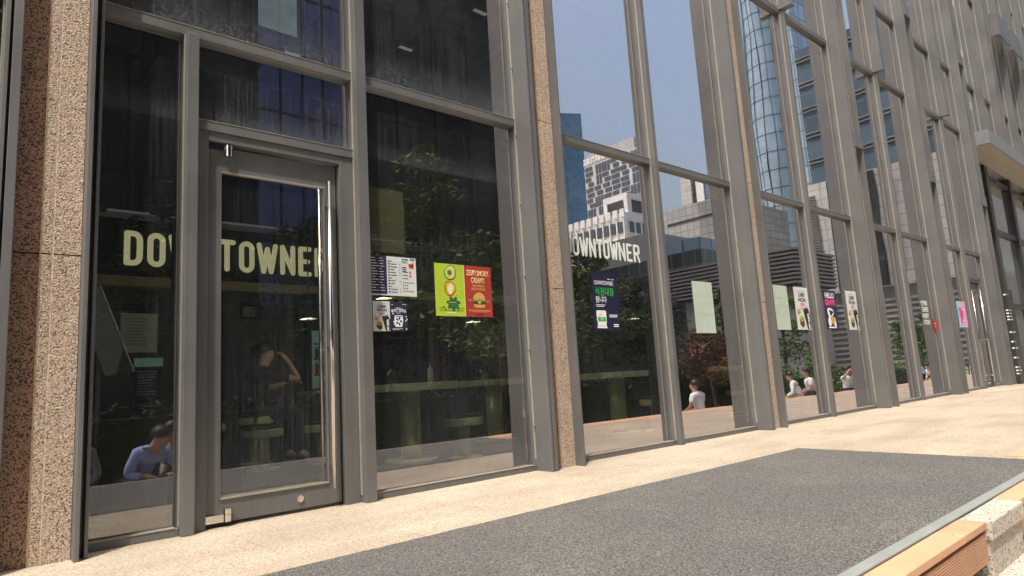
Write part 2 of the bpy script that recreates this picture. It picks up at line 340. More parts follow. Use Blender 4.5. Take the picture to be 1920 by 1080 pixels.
def glyph(ch, x, z, w, h, th, y, dep, mat, parent, name='letter'):
    """rounded stroke letter standing proud of the plane y by dep; (x, z) is the lower left of its box"""
    b = MB(); r = th / 2; W_, H_ = w - th, h - th
    for si, st in enumerate(GL[ch]):
        n0 = len(b.v)
        if st == 'ring':
            pts = []; cr = min(W_ / 2, H_ * .28)
            for cx, cz, a0 in ((W_ - cr, H_ - cr, 0), (cr, H_ - cr, 90), (cr, cr, 180), (W_ - cr, cr, 270)):
                for i in range(8):
                    a = R(a0 + i * 90 / 7); pts.append((cx + cr * math.cos(a), cz + cr * math.sin(a)))
            pts.append(pts[0]); pts.append(pts[1])
        else:
            pts = [(a * W_, c * H_) for a, c in (bez([tuple(map(float, q.split(','))) for q in st[4:].split(';')]) if isinstance(st, str) else st)]
        P = [Vector((px + r, 0, pz + r)) for px, pz in pts]; rad = [r] * len(P)
        if st != 'ring':
            d0 = (P[0] - P[1]).normalized(); d1 = (P[-1] - P[-2]).normalized(); A = []; Z_ = []; ra = []
            for k in range(4, 0, -1): q = math.pi / 2 * k / 4.2; A.append(P[0] + d0 * r * math.sin(q)); ra.append(r * math.cos(q))
            for k in range(1, 5): q = math.pi / 2 * k / 4.2; Z_.append(P[-1] + d1 * r * math.sin(q))
            P = A + P + Z_; rad = ra + rad + ra[::-1]
        b.tube(P, rad, 12); cl = .60 + .05 * si
        b.v[n0:] = [(vx + x, y - max(-.2, min(cl, -vy / r)) * dep, vz + z) for vx, vy, vz in b.v[n0:]]
    o = b.build(name, mat, parent)
    bm = bmesh.new(); bm.from_mesh(o.data); bmesh.ops.recalc_face_normals(bm, faces=bm.faces); bm.to_mesh(o.data); bm.free()
    return o

# ------------------------------------------------------------ ground
struct(MB().box(-600, 600, -600, 600, -3.0, -0.754).build('ground', 'granite_grey'))
b = MB().box(-14, 60, -2.985, 0.12, -.7, 0)
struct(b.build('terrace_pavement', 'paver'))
b = MB().box(-14, 60, -3.75, -2.985, -.745, -.23)
struct(b.build('terrace_step', 'granite_grey', bevel=.01))
# wood edging along the terrace: decks between granite blocks
def deck(x0, x1, label):
    t = thing('bench_deck', label, 'wooden bench', (x0, -3.0, 0), 'wooden edging along the terrace')
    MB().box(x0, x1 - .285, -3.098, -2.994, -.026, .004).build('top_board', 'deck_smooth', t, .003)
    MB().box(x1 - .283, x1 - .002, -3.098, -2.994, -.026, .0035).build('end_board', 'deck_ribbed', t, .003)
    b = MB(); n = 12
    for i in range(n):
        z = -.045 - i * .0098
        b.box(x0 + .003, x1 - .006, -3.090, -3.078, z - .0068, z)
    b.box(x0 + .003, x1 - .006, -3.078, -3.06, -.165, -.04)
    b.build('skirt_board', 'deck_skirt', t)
    for x in (x0 + .4, x1 - .31, (x0 + x1) / 2): MB().cyl(x, -3.06, .002, .0048, .004, 10).build('screw', 'steel', t)
def block(x0, x1, label):
    t = thing('granite_block', label, 'stone block', (x0, -3.05, 0), 'granite blocks along the terrace')
    MB().box(x0, x1, -3.115, -2.994, -.075, .004).build('cap_stone', 'granite_grey', t, .008)
    MB().box(x0 + .012, x1 - .012, -3.095, -2.994, -.23, -.076).build('base_stone', 'granite_grey', t)
deck(-.14, 3.405, 'ribbed wooden edge board nearest the camera, ending at the granite block')
block(3.407, 3.965, 'speckled granite block between two wooden edge boards')
deck(3.967, 7.5, 'wooden edge board beyond the granite block beside the mat corner')
block(7.502, 8.06, 'second granite block further along the terrace edge')
deck(8.062, 11.6, 'farther wooden edge board along the terrace')
block(-.70, -.142, 'granite block at the near end of the terrace edge')
o = MB().box(5.64, 40, -2.985, -2.68, .001, .0045).build('deck_board', 'deck_smooth', None, .002)
tag(o, 'flat wooden deck strip running along the terrace edge beyond the black mat', 'deck board')
# mat
t = thing('floor_mat', 'large charcoal coil floor mat on the terrace in front of the door', 'mat', (1.5, -2, 0))
bm = bmesh.new(); 
nx, ny = 150, 44
vv = [[bm.verts.new((-3.2 + (8.83) * i / nx - .16 * (j / ny) * (i / nx) , -1.2 - 1.745 * j / ny, .014 + random.uniform(-.0012, .0012))) for j in range(ny + 1)] for i in range(nx + 1)]
for i in range(nx):
    for j in range(ny): bm.faces.new((vv[i][j], vv[i][j + 1], vv[i + 1][j + 1], vv[i + 1][j]))
for v in bm.verts:
    if v.is_boundary: v.co.z = .004; v.co.x += random.uniform(-.006, .006); v.co.y += random.uniform(-.005, .003)
me = bpy.data.meshes.new('mat_sheet'); bm.to_mesh(me); me.materials.append(M['coil_mat']); o = bpy.data.objects.new('mat_sheet', me); C.objects.link(o); attach(o, t)
MB().box(-3.2, 5.47, -2.992, -2.942, .0015, .013).build('edge_rail', 'rail_rubber', t, .003)

# ------------------------------------------------------------ the glazed building
GY = .05; TOP = 20.0
B = thing('office_building', 'glass fronted office building with bronze metal fins and pink granite pilasters', 'building', (8, 1, 0))
PL = [-3.40, .13, 3.645, 7.14, 10.68, 14.22, 17.78, 21.3, 24.8, 28.3]
PR = [-3.02, .49, 4.005, 7.485, 11.03, 14.59, 18.17, 21.68, 25.18, 28.7]
def fin(x, side, z0=0., z1=TOP):
    b = MB()
    if side == 'L':
        b.box(x, x + .020, -.19, .10, z0, z1); b.box(x + .020, x + .032, -.12, .099, z0, z1); b.box(x + .032, x + .072, -.186, .10, z0, z1)
    else:
        b.box(x, x + .022, -.19, .10, z0, z1); b.box(x + .022, x + .046, -.09, .099, z0, z1); b.box(x + .046, x + .062, -.15, .10, z0, z1)
    return b.build('fin', 'bronze_metal', B, .0025)
for k, (a, c) in enumerate(zip(PL, PR)):
    if k >= 7:
        fin(a, 'L', 6.3); fin(c, 'R', 6.3); zb = 6.3
    else: fin(a, 'L'); fin(c, 'R'); zb = 0
    # granite: slabs of 1.5 m with real joints, V groove with light fillet
    gx0, gx1 = a + .074, c - .002
    b = MB(); gm = gx0 + (gx1 - gx0) * .58
    z = zb; pb = MB()
    while z < TOP:
        zt = min(TOP, z + (1.494 if z else 1.488))
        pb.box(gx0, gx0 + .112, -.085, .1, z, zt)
        b.box(gx0 + .120, gm - .004, -.095, .1, z, zt)
        b.box(gm + .004, gx1, -.095, .1, z, zt)
        z = zt + .007
    b.build('granite_pilaster', 'granite_red', B); pb.build('polished_shade_strip', 'granite_polish_shade', B)  # smooth strip has the left fin's shade put into its colour
    MB().box(gx0 + .112, gx0 + .120, -.0885, .1, zb, TOP).box(gm - .004, gm + .004, -.0935, .1, zb, TOP).build('pilaster_groove', 'granite_groove', B)
    # bright bead where the fin meets the glass (left faces) and little bolts
    MB().box(a - .006, a - .0005, -.010, .008, zb + (.09 if not zb else 0), TOP).build('edge_trim', 'trim_metal', B)
    if k:
        if k < 6:
            z = zb + .35
            while z < (5 if k < 5 else 3): MB().tube([(a - .0005, -.015, z), (a - .016, -.015, z)], .006, 8).build('bolt', 'steel', B); z += .62
    if not zb and k > 3:
        for z in (4.1, 7.6): MB().box(gx1 - .30, gx1 + .01, -.205, -.16, z, z + .25).build('bracket', 'bronze_metal', B, .004)
# bays: (left fin R outer, right fin L)
TZ = [(2.922, 2.985), (5.90, 5.966), (7.46, 7.525), (10.45, 10.515), (12.0, 12.065), (15.0, 15.065), (16.5, 16.565), (19.9, 19.965)]
mull = {-1: None, 0: None, 1: (2.09, 2.17), 2: (5.555, 5.615), 3: (9.08, 9.14), 4: (12.60, 12.66), 5: (16.29, 16.35), 6: (19.8, 19.86), 7: (23.2, 23.26), 8: (26.7, 26.76)}
def transom(x0, x1, z0, z1): return MB().box(x0, x1, 0, .1, z0, z1).build('transom', 'bronze_metal', B, .003)
def trimline(x0, x1, z): MB().box(x0 + .002, x1 - .002, -.003, .046, z, z + .004).build('transom_trim', 'trim_metal', B)
def pane(x0, x1, z0, z1, mat):
    b = MB(); b.box(x0, x1, GY, GY + .012, z0, z1)
    b.mi = [1, 1, 0, 1, 1, 1]; o = b.build('window_pane', [mat, 'glass_back'], B); return o
def sill(x0, x1):
    MB().box(x0, x1, 0, .1, 0, .042).build('sill', 'bronze_metal', B, .003); MB().box(x0 + .02, x1 - .02, -.003, .046, .0425, .0475).build('sill_trim', 'trim_metal', B)
def mullion(x0, x1, z0, z1, d=.06):
    MB().box(x0, x1, -d, .1, z0, z1).build('mullion', 'bronze_metal', B, .004)
    MB().box(x0 + .004, x1 - .004, .1005, .27, z0, min(z1, 5.92)).build('inner_mullion', 'dark_metal', B) if z0 < 5 else None
    MB().box(x0 - .006, x0 - .0005, -.010, .008, z0 + .05, z1 - .002).build('edge_trim', 'trim_metal', B)
for k in range(0, 9):
    x0 = PR[k] + .062; x1 = PL[k + 1]
    m = mull[k]; gm = 'glass' if k <= 2 else 'glass_wavy'
    cells = [(x0, x1)] if m is None else [(x0, m[0]), (m[1], x1)]
    low = 0 if k < 6 else 6.3
    for ci, (a, c) in enumerate(cells):
        zz = [.042] + [t for p in TZ for t in p]
        for i in range(0, len(zz) - 1, 2):
            if zz[i + 1] < low: continue
            if k == 1 and ci == 0 and i == 0: continue
            if k == 5 and ci == 1 and i == 0: continue
            pane(a + .001, c - .001, zz[i] + .001, zz[i + 1] - .001, 'glass_upper' if (k == 1 and i > 0) else gm)
        for (za, zb) in TZ:
            if za > low: transom(a, c, za, zb); trimline(a, c, zb)
        if low == 0 and not (k == 1 and ci == 0) and not (k == 5 and ci == 1): sill(a, c)
    if m:
        mullion(m[0], m[1], low, 5.93); mullion(m[0] - .02, m[1] + .02, 5.97, TOP, .17)
        MB().box(m[0] - .03, m[1] + .03, -.2, .0, 5.935, 5.968).build('ledge_plate', 'bronze_metal', B, .003)
# bay 1: side light, mullion, door, overlight
x0 = PR[1] + .062
mullion(.991, 1.058, 0, 2.922, .05)
sill(x0, .991); pane(x0, .990, .043, 2.921, 'glass')
transom(1.058, 2.09, 2.343, 2.402); trimline(1.058, 2.09, 2.402); pane(1.059, 2.089, 2.403, 2.921, 'glass_upper')
def door(dx):
    fr = MB().box(1.059 + dx, 1.132 + dx, .012, .11, 0, 2.342).box(1.985 + dx, 2.089 + dx, .012, .11, 0, 2.342).box(1.132 + dx, 1.985 + dx, .012, .11, 2.285, 2.342).build('door', 'bronze_metal', B, .003)
    def at(o): attach(o, fr); return o
    b = MB(); L, Rr = 1.140 + dx, 1.974 + dx
    b.box(L, L + .072, .055, .095, .022, 2.268); b.box(Rr - .082, Rr, .055, .095, .022, 2.268)
    b.box(L + .072, Rr - .082, .055, .095, .022, .150); b.box(L + .072, Rr - .082, .055, .095, 2.115, 2.268)
    b.box(L + .072, L + .080, .050, .09, .150, 2.115); b.box(Rr - .090, Rr - .082, .050, .09, .150, 2.115)
    at(b.build('door_leaf', 'bronze_metal', None, .002))
    at(MB().box(L + .08, Rr - .09, .046, .075, .150, .159).build('glazing_bead', 'trim_metal')); at(MB().box(L + .08, Rr - .09, .050, .075, 2.106, 2.115).build('glazing_bead', 'trim_metal'))
    b = MB(); b.box(L + .081, Rr - .091, .068, .078, .16, 2.105); b.mi = [1, 1, 0, 1, 1, 1]
    at(b.build('door_glass', ['glass', 'glass_back']))
    b = MB(); hx = Rr - .078
    b.tube([(hx, -.005, .12), (hx, -.005, 2.14)], .0145, 20)
    for z in (.25, 1.02, 1.98): b.tube([(hx, -.005, z), (hx, .056, z)], .008, 10); b.tube([(hx + .028, .050, z), (hx + .028, .056, z)], .016, 14)
    at(b.build('pull_handle', 'steel', None, 0, True))
    b = MB(); b.tube([(hx - .008, .14, .22), (hx - .008, .14, 2.0)], .0135, 16)
    for z in (.3, 1.0, 1.9): b.tube([(hx - .008, .14, z), (hx - .008, .094, z)], .007, 8)
    at(b.build('inner_handle', 'steel', None, 0, True))
    for z0 in (.028, 2.205):
        b = MB(); hz = z0
        b.tube([(L + .115, .035, hz), (L + .115, .035, hz + .038)], .024, 18); b.tube([(L + .115, .035, hz + .040), (L + .115, .035, hz + .072)], .0245, 18)
        if z0 < 1: b.box(L - .004, L + .10, .030, .054, hz, hz + .042)
        else: b.box(L - .004, L + .10, .030, .054, hz + .034, hz + .066)
        at(b.build('hinge', 'steel'))
    b = MB(); b.tube([(L + .555, .055, .082), (L + .555, .047, .082)], .021, 20); b.tube([(L + .555, .047, .082), (L + .555, .044, .082)], .013, 16); at(b.build('lock_cylinder', 'steel'))
    at(MB().box(L, Rr, .06, .10, .0, .010).build('threshold', 'dark_metal'))
    return fr
door(0)
sill(17.45, PL[6]); pane(17.45, PL[6] - .001, .043, 2.92, 'glass_wavy'); transom(16.41 - .06, 17.45, 2.343, 2.402); pane(16.36, 17.44, 2.403, 2.921, 'glass_wavy')
door(15.35)
# core, slabs, roof and inside of the shop
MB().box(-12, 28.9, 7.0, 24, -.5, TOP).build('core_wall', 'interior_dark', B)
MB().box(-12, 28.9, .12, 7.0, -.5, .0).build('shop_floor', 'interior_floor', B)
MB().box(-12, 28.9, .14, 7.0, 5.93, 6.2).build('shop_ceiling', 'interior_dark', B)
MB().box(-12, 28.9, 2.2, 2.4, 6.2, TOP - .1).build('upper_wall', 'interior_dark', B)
MB().box(-12, 28.9, .1, 24, TOP, TOP + .4).build('roof', 'grey_stone', B)
MB().box(-12, -3.5, -.05, 7, 0, TOP).build('side_wall', 'granite_polish_shade', B)
b = MB()
for k in range(16): b.box(-3 + k * 1.25, -2.88 + k * 1.25, .3, 6.9, 5.5, 5.93)
for k in range(4): b.box(-3, 26, 1.2 + k * 1.5, 1.32 + k * 1.5, 5.62, 5.9)
b.build('ceiling_beam', 'interior_wall', B)
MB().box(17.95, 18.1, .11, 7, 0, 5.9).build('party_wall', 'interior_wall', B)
# entrance recess beyond the last pilaster
MB().box(18.235, 18.4, .10, .60, 0, 5.9).build('recess_wall', 'panel_grey', B)
b = MB()
for x in [18.6 + 2.6 * i for i in range(9)]: b.box(x, x + .30, .35, .62, 0, 5.84)
for z in (1.9, 3.95, 5.5): b.box(18.4, 42, .40, .54, z, z + .14)
b.build('entrance_frame', 'dark_metal', B)
b = MB()
for x in [18.9 + 2.6 * i for i in range(9)]: 
    for z0, z1 in ((.05, 1.9), (2.02, 3.95), (4.07, 5.5)): b.box(x, x + 2.3, .46, .472, z0, z1)
b.build('entrance_glass', 'entrance_glass', B)
cn = MB().box(19.2, 42, -.26, 1.3, 5.86, 6.22).build('canopy', 'canopy_grey', B, .006)
b = MB()
for k in range(15): b.box(19.23 + k * 1.5, 20.72 + k * 1.5, -.24, .36, 5.85, 5.858)
attach(b.build('soffit_panel', 'canopy_soffit'), cn)
# window hoods high on the far bays
for x in (22.0, 23.5, 25.5, 27.0):
    b = MB().box(x, x + 1.2, -.36, -.33, 9.6, 10.3)
    for i in range(6): b.box(x, x + 1.2, -.33 + i * .05, -.31 + i * .05, 10.3, 10.33)
    b.box(x, x + .04, -.33, 0, 9.62, 10.3)
    b.build('louver_hood', 'bronze_metal', B)
# ------------------------------------------------------------ people
def person(label, loc, face, top='cloth_white', legs='cloth_navy', lean=0., pose='lap', group=None, sleeves=True, bag=None):
    """seated figure; loc = seat point under the pelvis, face = heading (radians, 0 = +y); seat 0.45 above the feet"""
    J = {}; E = []
    def j(n, p, r, par=None): J[n] = (Vector(p), r); E.append((n, par)) if par else None
    cl, sl = math.cos(lean), math.sin(lean)
    def up(x, y, z): return (x, y * cl + (z - .08) * sl, .08 + (z - .08) * cl - y * sl)
    j('pelvis', (0, 0, .10), .135); j('waist', up(0, -.02, .27), .115, 'pelvis'); j('chest', up(0, .0, .45), .135, 'waist'); j('collar', up(0, .0, .55), .085, 'chest')
    j('neck', up(0, .02, .62), .052, 'collar'); j('jaw', up(0, .055, .70), .072, 'neck'); j('brow', up(0, .045, .79), .094, 'jaw'); j('crown', up(0, .03, .86), .06, 'brow')
    j('nose', up(0, .135, .755), .018, 'jaw')
    for s, n in ((-1, 'a'), (1, 'b')):
        j('shoulder' + n, up(s * .17, -.01, .53), .062, 'collar')
        if pose == 'reach' and s > 0: el, wr, ha = (s * .26, .26 + .2 * sl, .28), (s * .22, .46 + .2 * sl, .08), (s * .20, .54 + .2 * sl, .02)
        elif pose == 'brow' and s < 0: el, wr, ha = up(s * .40, .12, .52), up(s * .22, .16, .70), up(s * .12, .17, .77)
        elif pose == 'eat' and s > 0: el, wr, ha = (s * .20, .42, .44), (s * .10, .34, .66), (s * .07, .29, .73)
        elif pose == 'eat': el, wr, ha = (s * .24, .24, .36), (s * .12, .44, .42), (s * .06, .52, .43)
        else: el, wr, ha = up(s * .25, .06, .29), (s * .16, .27 + .1 * sl, .20), (s * .09, .36 + .1 * sl, .17)
        j('elbow' + n, el, .042, 'shoulder' + n); j('wrist' + n, wr, .027, 'elbow' + n); j('hand' + n, ha, .034, 'wrist' + n)
        d = (Vector(ha) - Vector(wr)).normalized(); sd = d.cross(Vector((0, 0, 1))); sd = sd.normalized() if sd.length > .1 else Vector((1, 0, 0)); dn = d.cross(sd)
        for q, ln in enumerate((.055, .066, .062, .048)):
            p1 = Vector(ha) + d * ln * .75 + sd * (.026 - .0175 * q) ; p2 = p1 + d * ln * .35 + dn * (.028 + .004 * q)
            j('k%s%d' % (n, q), p1, .0095, 'hand' + n); j('t%s%d' % (n, q), p2, .008, 'k%s%d' % (n, q))
        j('th' + n, Vector(ha) - d * .02 + sd * .042, .0115, 'hand' + n); j('tt' + n, Vector(ha) + d * .03 + sd * .055 + dn * .015, .0095, 'th' + n)
        j('hip' + n, (s * .095, .03, .085), .090, 'pelvis'); j('knee' + n, (s * .13, .45, .09), .058, 'hip' + n)
        j('ankle' + n, (s * .13, .42, -.38), .040, 'knee' + n); j('toe' + n, (s * .14, .56, -.42), .036, 'ankle' + n)
    root = thing('person', label, 'person', loc, group)
    def skin(name, names, grow, mat):
        me = bpy.data.meshes.new(name); idx = {n: i for i, n in enumerate(names)}
        me.from_pydata([tuple(J[n][0]) for n in names], [(idx[a], idx[p]) for a, p in E if a in idx and p in idx], []); me.materials.append(M[mat])
        o = bpy.data.objects.new(name, me); C.objects.link(o)
        o.modifiers.new('skin', 'SKIN'); sb = o.modifiers.new('sub', 'SUBSURF'); sb.levels = sb.render_levels = 2 if name in ('shirt', 'trousers') else 1
        for n in names:
            v = me.skin_vertices[0].data[idx[n]]; r = J[n][1] + grow; v.radius = (r, r); v.use_root = (n == names[0])
        dg = bpy.context.evaluated_depsgraph_get(); ev = bpy.data.meshes.new_from_object(o.evaluated_get(dg)); bpy.data.objects.remove(o)
        ev.name = name; ev.materials.clear(); ev.materials.append(M[mat])
        for pl in ev.polygons: pl.use_smooth = True; pl.material_index = 0
        o = bpy.data.objects.new(name, ev); C.objects.link(o); o.parent = root; return o
    allj = list(J)
    for n in J:
        if n in ('pelvis', 'waist', 'chest', 'collar') or n[:-1] in ('hip', 'knee', 'shoulder'): J[n] = (J[n][0], J[n][1] * .72)
    skin('body', allj, 0, 'skin')
    for n in J:
        if n in ('pelvis', 'waist', 'chest', 'collar') or n[:-1] in ('hip', 'knee', 'shoulder'): J[n] = (J[n][0], J[n][1] / .72)
    J['neck'] = (J['collar'][0].lerp(J['neck'][0], .75), .060)
    tj = ['pelvis', 'waist', 'chest', 'collar', 'neck', 'shouldera', 'shoulderb', 'elbowa', 'elbowb'] + (['wrista', 'wristb'] if sleeves else [])
    # short sleeves stop before the elbow
    if not sleeves:
        for n in 'ab': J['elbow' + n] = (J['shoulder' + n][0].lerp(J['elbow' + n][0], .7), .05)
    skin('shirt', tj, .014, top)
    skin('trousers', ['pelvis', 'hipa', 'kneea', 'anklea', 'hipb', 'kneeb', 'ankleb'], .016, legs)
    skin('shoe', ['anklea', 'toea'], .012, 'shoe'); skin('shoe', ['ankleb', 'toeb'], .012, 'shoe')
    h = MB(); c = Vector(up(0, .018, .80)); vs = []; n1, n2 = 16, 9
    for a in range(n2 + 1):
        th = math.pi * .56 * a / n2
        for k in range(n1):
            ph = 2 * math.pi * k / n1; th = math.pi * (.56 - .11 * math.sin(ph)) * a / n2; fr = .9 if math.sin(ph) > .35 and a > 5 else 1
            rr = .108 * (1 + .05 * math.sin(5 * ph + a))
            q = Vector((rr * math.sin(th) * math.cos(ph), rr * 1.08 * math.sin(th) * math.sin(ph) * fr - .012, rr * math.cos(th) * .98))
            q = Vector((q.x, q.y * cl + q.z * sl, q.z * cl - q.y * sl)); vs.append(c + q)
    h.add(vs, [(a * n1 + k, a * n1 + (k + 1) % n1, (a + 1) * n1 + (k + 1) % n1, (a + 1) * n1 + k) for a in range(n2) for k in range(n1)])
    o = h.build('hair', 'hair', None, 0, True); o.parent = root
    root.rotation_euler = (0, 0, face)
    return root
def stone_bench(x0, x1, y, label):
    t = thing('stone_bench', label, 'bench', (x0, y, -.75), 'stone benches on the lower plaza')
    MB().box(x0, x1, y - .22, y + .22, -.38, -.30).build('seat', 'granite_grey', t, .01)
    for x in (x0 + .2, x1 - .5): MB().box(x, x + .3, y - .16, y + .16, -.75, -.381).build('leg', 'granite_grey', t)
stone_bench(-.4, 3.4, -4.95, 'stone bench behind the mat, reflected in the narrow window'); stone_bench(11.4, 14.4, -4.7, 'stone bench reflected in the window with the blank sheet')
stone_bench(17.6, 24.4, -4.7, 'long stone bench reflected in the bay of poster windows'); stone_bench(27, 32, -4.9, 'stone bench reflected farthest along the facade')
PG = 'people sitting on the lower plaza'
person('person bending forward in a blue shirt, reaching down with one arm', (1.75, -5.0, -.30), -.5, 'cloth_blue', 'cloth_navy', .62, 'reach', PG)
person('person in a grey shirt sitting at the left of the narrow window reflection', (1.15, -5.0, -.30), .3, 'cloth_grey', 'cloth_navy', .35, 'lap', PG)
person('person in grey leaning over beside the one in the blue shirt', (2.4, -5.05, -.30), .9, 'cloth_grey', 'cloth_tan', .5, 'lap', PG)
person('person in a white shirt seen from behind, holding a phone', (13.1, -4.6, -.36), math.pi, 'cloth_white', 'cloth_tan', .1, 'lap', PG, False)
person('person in a tan top leaning beside the white shirted back', (12.4, -4.7, -.40), 2.6, 'cloth_tan', 'cloth_tan', .4, 'lap', PG)
person('person in a pale top sitting at the near end of the long bench', (18.2, -4.7, -.30), 2.9, 'cloth_white', 'cloth_tan', .3, 'lap', PG)
person('person in a white top with a bag on the long bench', (19.0, -4.7, -.26), 2.5, 'cloth_white', 'cloth_navy', .15, 'lap', PG, False)
person('person in a light shirt shading the eyes with a raised arm', (21.3, -4.6, -.30), .2, 'cloth_white', 'cloth_navy', .0, 'brow', PG, False)
person('person in a patterned pale top beside the raised arm', (22.3, -4.7, -.30), 2.0, 'cloth_white', 'cloth_grey', .1, 'lap', PG)
person('person in a blue shirt resting chin on hand, farthest along', (27.8, -4.9, -.28), .4, 'cloth_blue', 'cloth_navy', .2, 'eat', PG)
person('person in a white top lounging at the far end by the hedge', (30.5, -4.9, -.30), 2.0, 'cloth_white', 'cloth_tan', .5, 'lap', PG)

# ------------------------------------------------------------ shop interior
def stool(x, y, label, h=.43, r=.19):
    t = thing('bar_stool', label, 'stool', (x, y, 0), 'brass stools in the shop')
    MB().lathe(x, y, [(r * .96, h - .11), (r, h - .10), (r, h - .035), (r * .97, h - .03)]).build('seat_ring', 'brass', t, 0, False)
    MB().lathe(x, y, [(r * .97, h - .029), (r * .99, h - .015), (r * .93, h), (0.01, h + .006)]).build('cushion', 'leaf_dark', t, 0, True)
    MB().cyl(x, y, .02, h - .111, .055).build('pedestal', 'brass', t, 0, True)
    MB().lathe(x, y, [(.17, 0), (.17, .012), (.06, .02)]).build('foot_plate', 'brass', t)
def bar_table(x, y, label, h=.77, w=.46):
    t = thing('bar_table', label, 'table', (x, y, 0), 'brass legged tables in the shop')
    MB().box(x - w, x - .003, y - .35, y + .35, h - .075, h).box(x + .003, x + w, y - .35, y + .35, h - .075, h).build('table_top', 'brass', t, .003)
    MB().cyl(x, y, .015, h - .076, .105, 32).build('pedestal', 'brass', t, 0, True)
    MB().lathe(x, y, [(.27, 0), (.27, .012), (.11, .015)]).build('foot_plate', 'brass', t)
bar_table(3.62, 1.85, 'brass pedestal table nearest behind the big window', w=.37); stool(3.97, 1.4, 'round brass stool beside the nearest brass table')
bar_table(5.35, 2.6, 'second brass table further along behind the big window', w=.30); stool(5.05, 1.45, 'round brass stool by the fin at the right of the big window')
stool(3.05, 2.7, 'dark round stool seen low through the door glass'); stool(2.45, 2.75, 'round stool at the left of the door glass')
bar_table(6.6, 1.6, 'brass table behind the window with the white lettering'); stool(6.9, 1.25, 'green topped brass stool behind the white lettering window'); stool(9.2, 1.4, 'round stool behind the blank sheet window'); bar_table(9.9, 1.7, 'table behind the blank sheet window')
for x, y, lb in ((3.40, 1.8, 'white napkin holder on the nearest brass table'), (5.2, 2.6, 'white napkin holder on the second table')):
    t = thing('napkin_holder', lb, 'napkin holder', (x, y, .77)); MB().poly([(x - .05, .771), (x + .05, .771), (x + .045, .86), (x, .92), (x - .045, .86)], y, .05).build('holder', 'steel', t); MB().box(x - .035, x + .035, y + .01, y + .04, .86, .90).build('napkin', 'napkin', t)
t = thing('sauce_bottle', 'small white bottle on the nearest brass table', 'bottle', (3.92, 1.9, .77)); MB().lathe(3.92, 1.9, [(.028, .771), (.03, .90), (.012, .93)], 14).build('bottle', 'napkin', t, 0, True); MB().lathe(3.92, 1.9, [(.010, .931), (.004, .975)], 10).build('nozzle', 'napkin', t)
# counter with small things, cooler
t = thing('service_counter', 'dark counter inside the shop beyond the seated person', 'counter', (4.2, 3.9, 0))
MB().box(3.38, 6.5, 3.55, 4.15, .72, .76).build('counter_top', 'ledge_wood', t, .004); MB().box(3.45, 6.4, 3.62, 4.1, 0, .719).build('counter_front', 'interior_dark', t)
for i, (m, x, h, lb) in enumerate((('paper_navy', 3.5, .10, 'navy box on the counter, nearest the person'), ('paper_white', 3.66, .14, 'white cup on the counter between the small boxes'), ('paper_navy', 3.8, .07, 'low navy box on the counter right of the cup'))):
    b = MB()
    if i == 1: b.lathe(x, 3.7, [(.03, .761), (.042, .761 + h), (.044, .765 + h)])
    else: b.box(x, x + .1, 3.66, 3.74, .761, .761 + h); b.box(x + .005, x + .095, 3.665, 3.735, .761 + h, .767 + h)
    tag(b.build('paper_cup' if i == 1 else 'small_box', m), lb, 'cup' if i == 1 else 'box')
t = thing('drinks_cooler', 'glowing teal drinks cooler at the back of the shop', 'cooler', (4.1, 5.0, 0))
MB().box(3.85, 4.9, 4.9, 5.4, 0, 1.9).build('cabinet', 'interior_dark', t); MB().box(3.92, 4.83, 4.895, 4.899, .8, 1.62).build('glass_door', 'cooler_glow', t)
b = MB()
for z in (.98, 1.2, 1.42): b.box(3.94, 4.81, 4.888, 4.894, z, z + .02)
b.build('shelf', 'dark_metal', t)
for i in range(14): attach(MB().lathe(3.98 + (i % 7) * .115, 4.87, [(.025, 1.001 + .22 * (i // 7)), (.028, 1.12 + .22 * (i // 7)), (.012, 1.15 + .22 * (i // 7)), (.012, 1.165 + .22 * (i // 7))], 10).build('bottle', ['letter_red', 'leaf_print', 'cloth_blue'][i % 3]), t)
person('person in black sitting on a stool inside the shop, hand raised to the mouth', (2.62, 3.45, .45), -1.45, 'cloth_black', 'cloth_black', .1, 'eat', None, False)
stool(2.62, 3.45, 'stool under the person in black', .54)
# sign wall
t = thing('shop_sign', 'cream raised letters on the dark green fascia inside the shop', 'sign', (3, 4.6, 2.1))
MB().box(.2, 9, 4.6, 4.75, 2.22, 3.5).build('fascia', 'sign_green', t); MB().box(.2, 9, 4.57, 4.75, 2.10, 2.218).build('wood_strip', 'ledge_wood', t)
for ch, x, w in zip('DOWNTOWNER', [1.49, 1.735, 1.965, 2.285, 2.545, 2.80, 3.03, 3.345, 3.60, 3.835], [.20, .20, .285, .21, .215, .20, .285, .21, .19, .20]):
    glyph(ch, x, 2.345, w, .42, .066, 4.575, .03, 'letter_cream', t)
text('ORDER', 2.02, 2.125, .06, 'ink_black', t, 4.566, 'LEFT', .9, 0, .001, name='order_lettering')
W2 = MB().box(.2, 3.72, 5.0, 5.1, 0, 2.3).build('interior_wall', 'interior_wall', None); tag(W2, 'grey brown wall under the fascia inside the shop', 'wall')
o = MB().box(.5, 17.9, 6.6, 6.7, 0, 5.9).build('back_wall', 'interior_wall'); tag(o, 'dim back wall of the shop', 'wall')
def wallposter(x0, x1, z0, z1, y, base, ink, label, head=None):
    t = thing('wall_poster', label, 'poster', (x0, y, z0), 'posters on the wall inside the shop')
    MB().box(x0, x1, y - .004, y, z0, z1).build('sheet', base, t)
    b = MB(); h = z1 - z0; w = x1 - x0
    for i in range(9):
        z = z1 - h * (.32 + .065 * i); b.quad(x0 + w * .12, x0 + w * random.uniform(.55, .88), z, z + h * .02, y - .0055)
    b.build('print_line', ink, t)
    if head: MB().quad(x0, x1, z1 - h * .2, z1, y - .005).build('header', head, t)
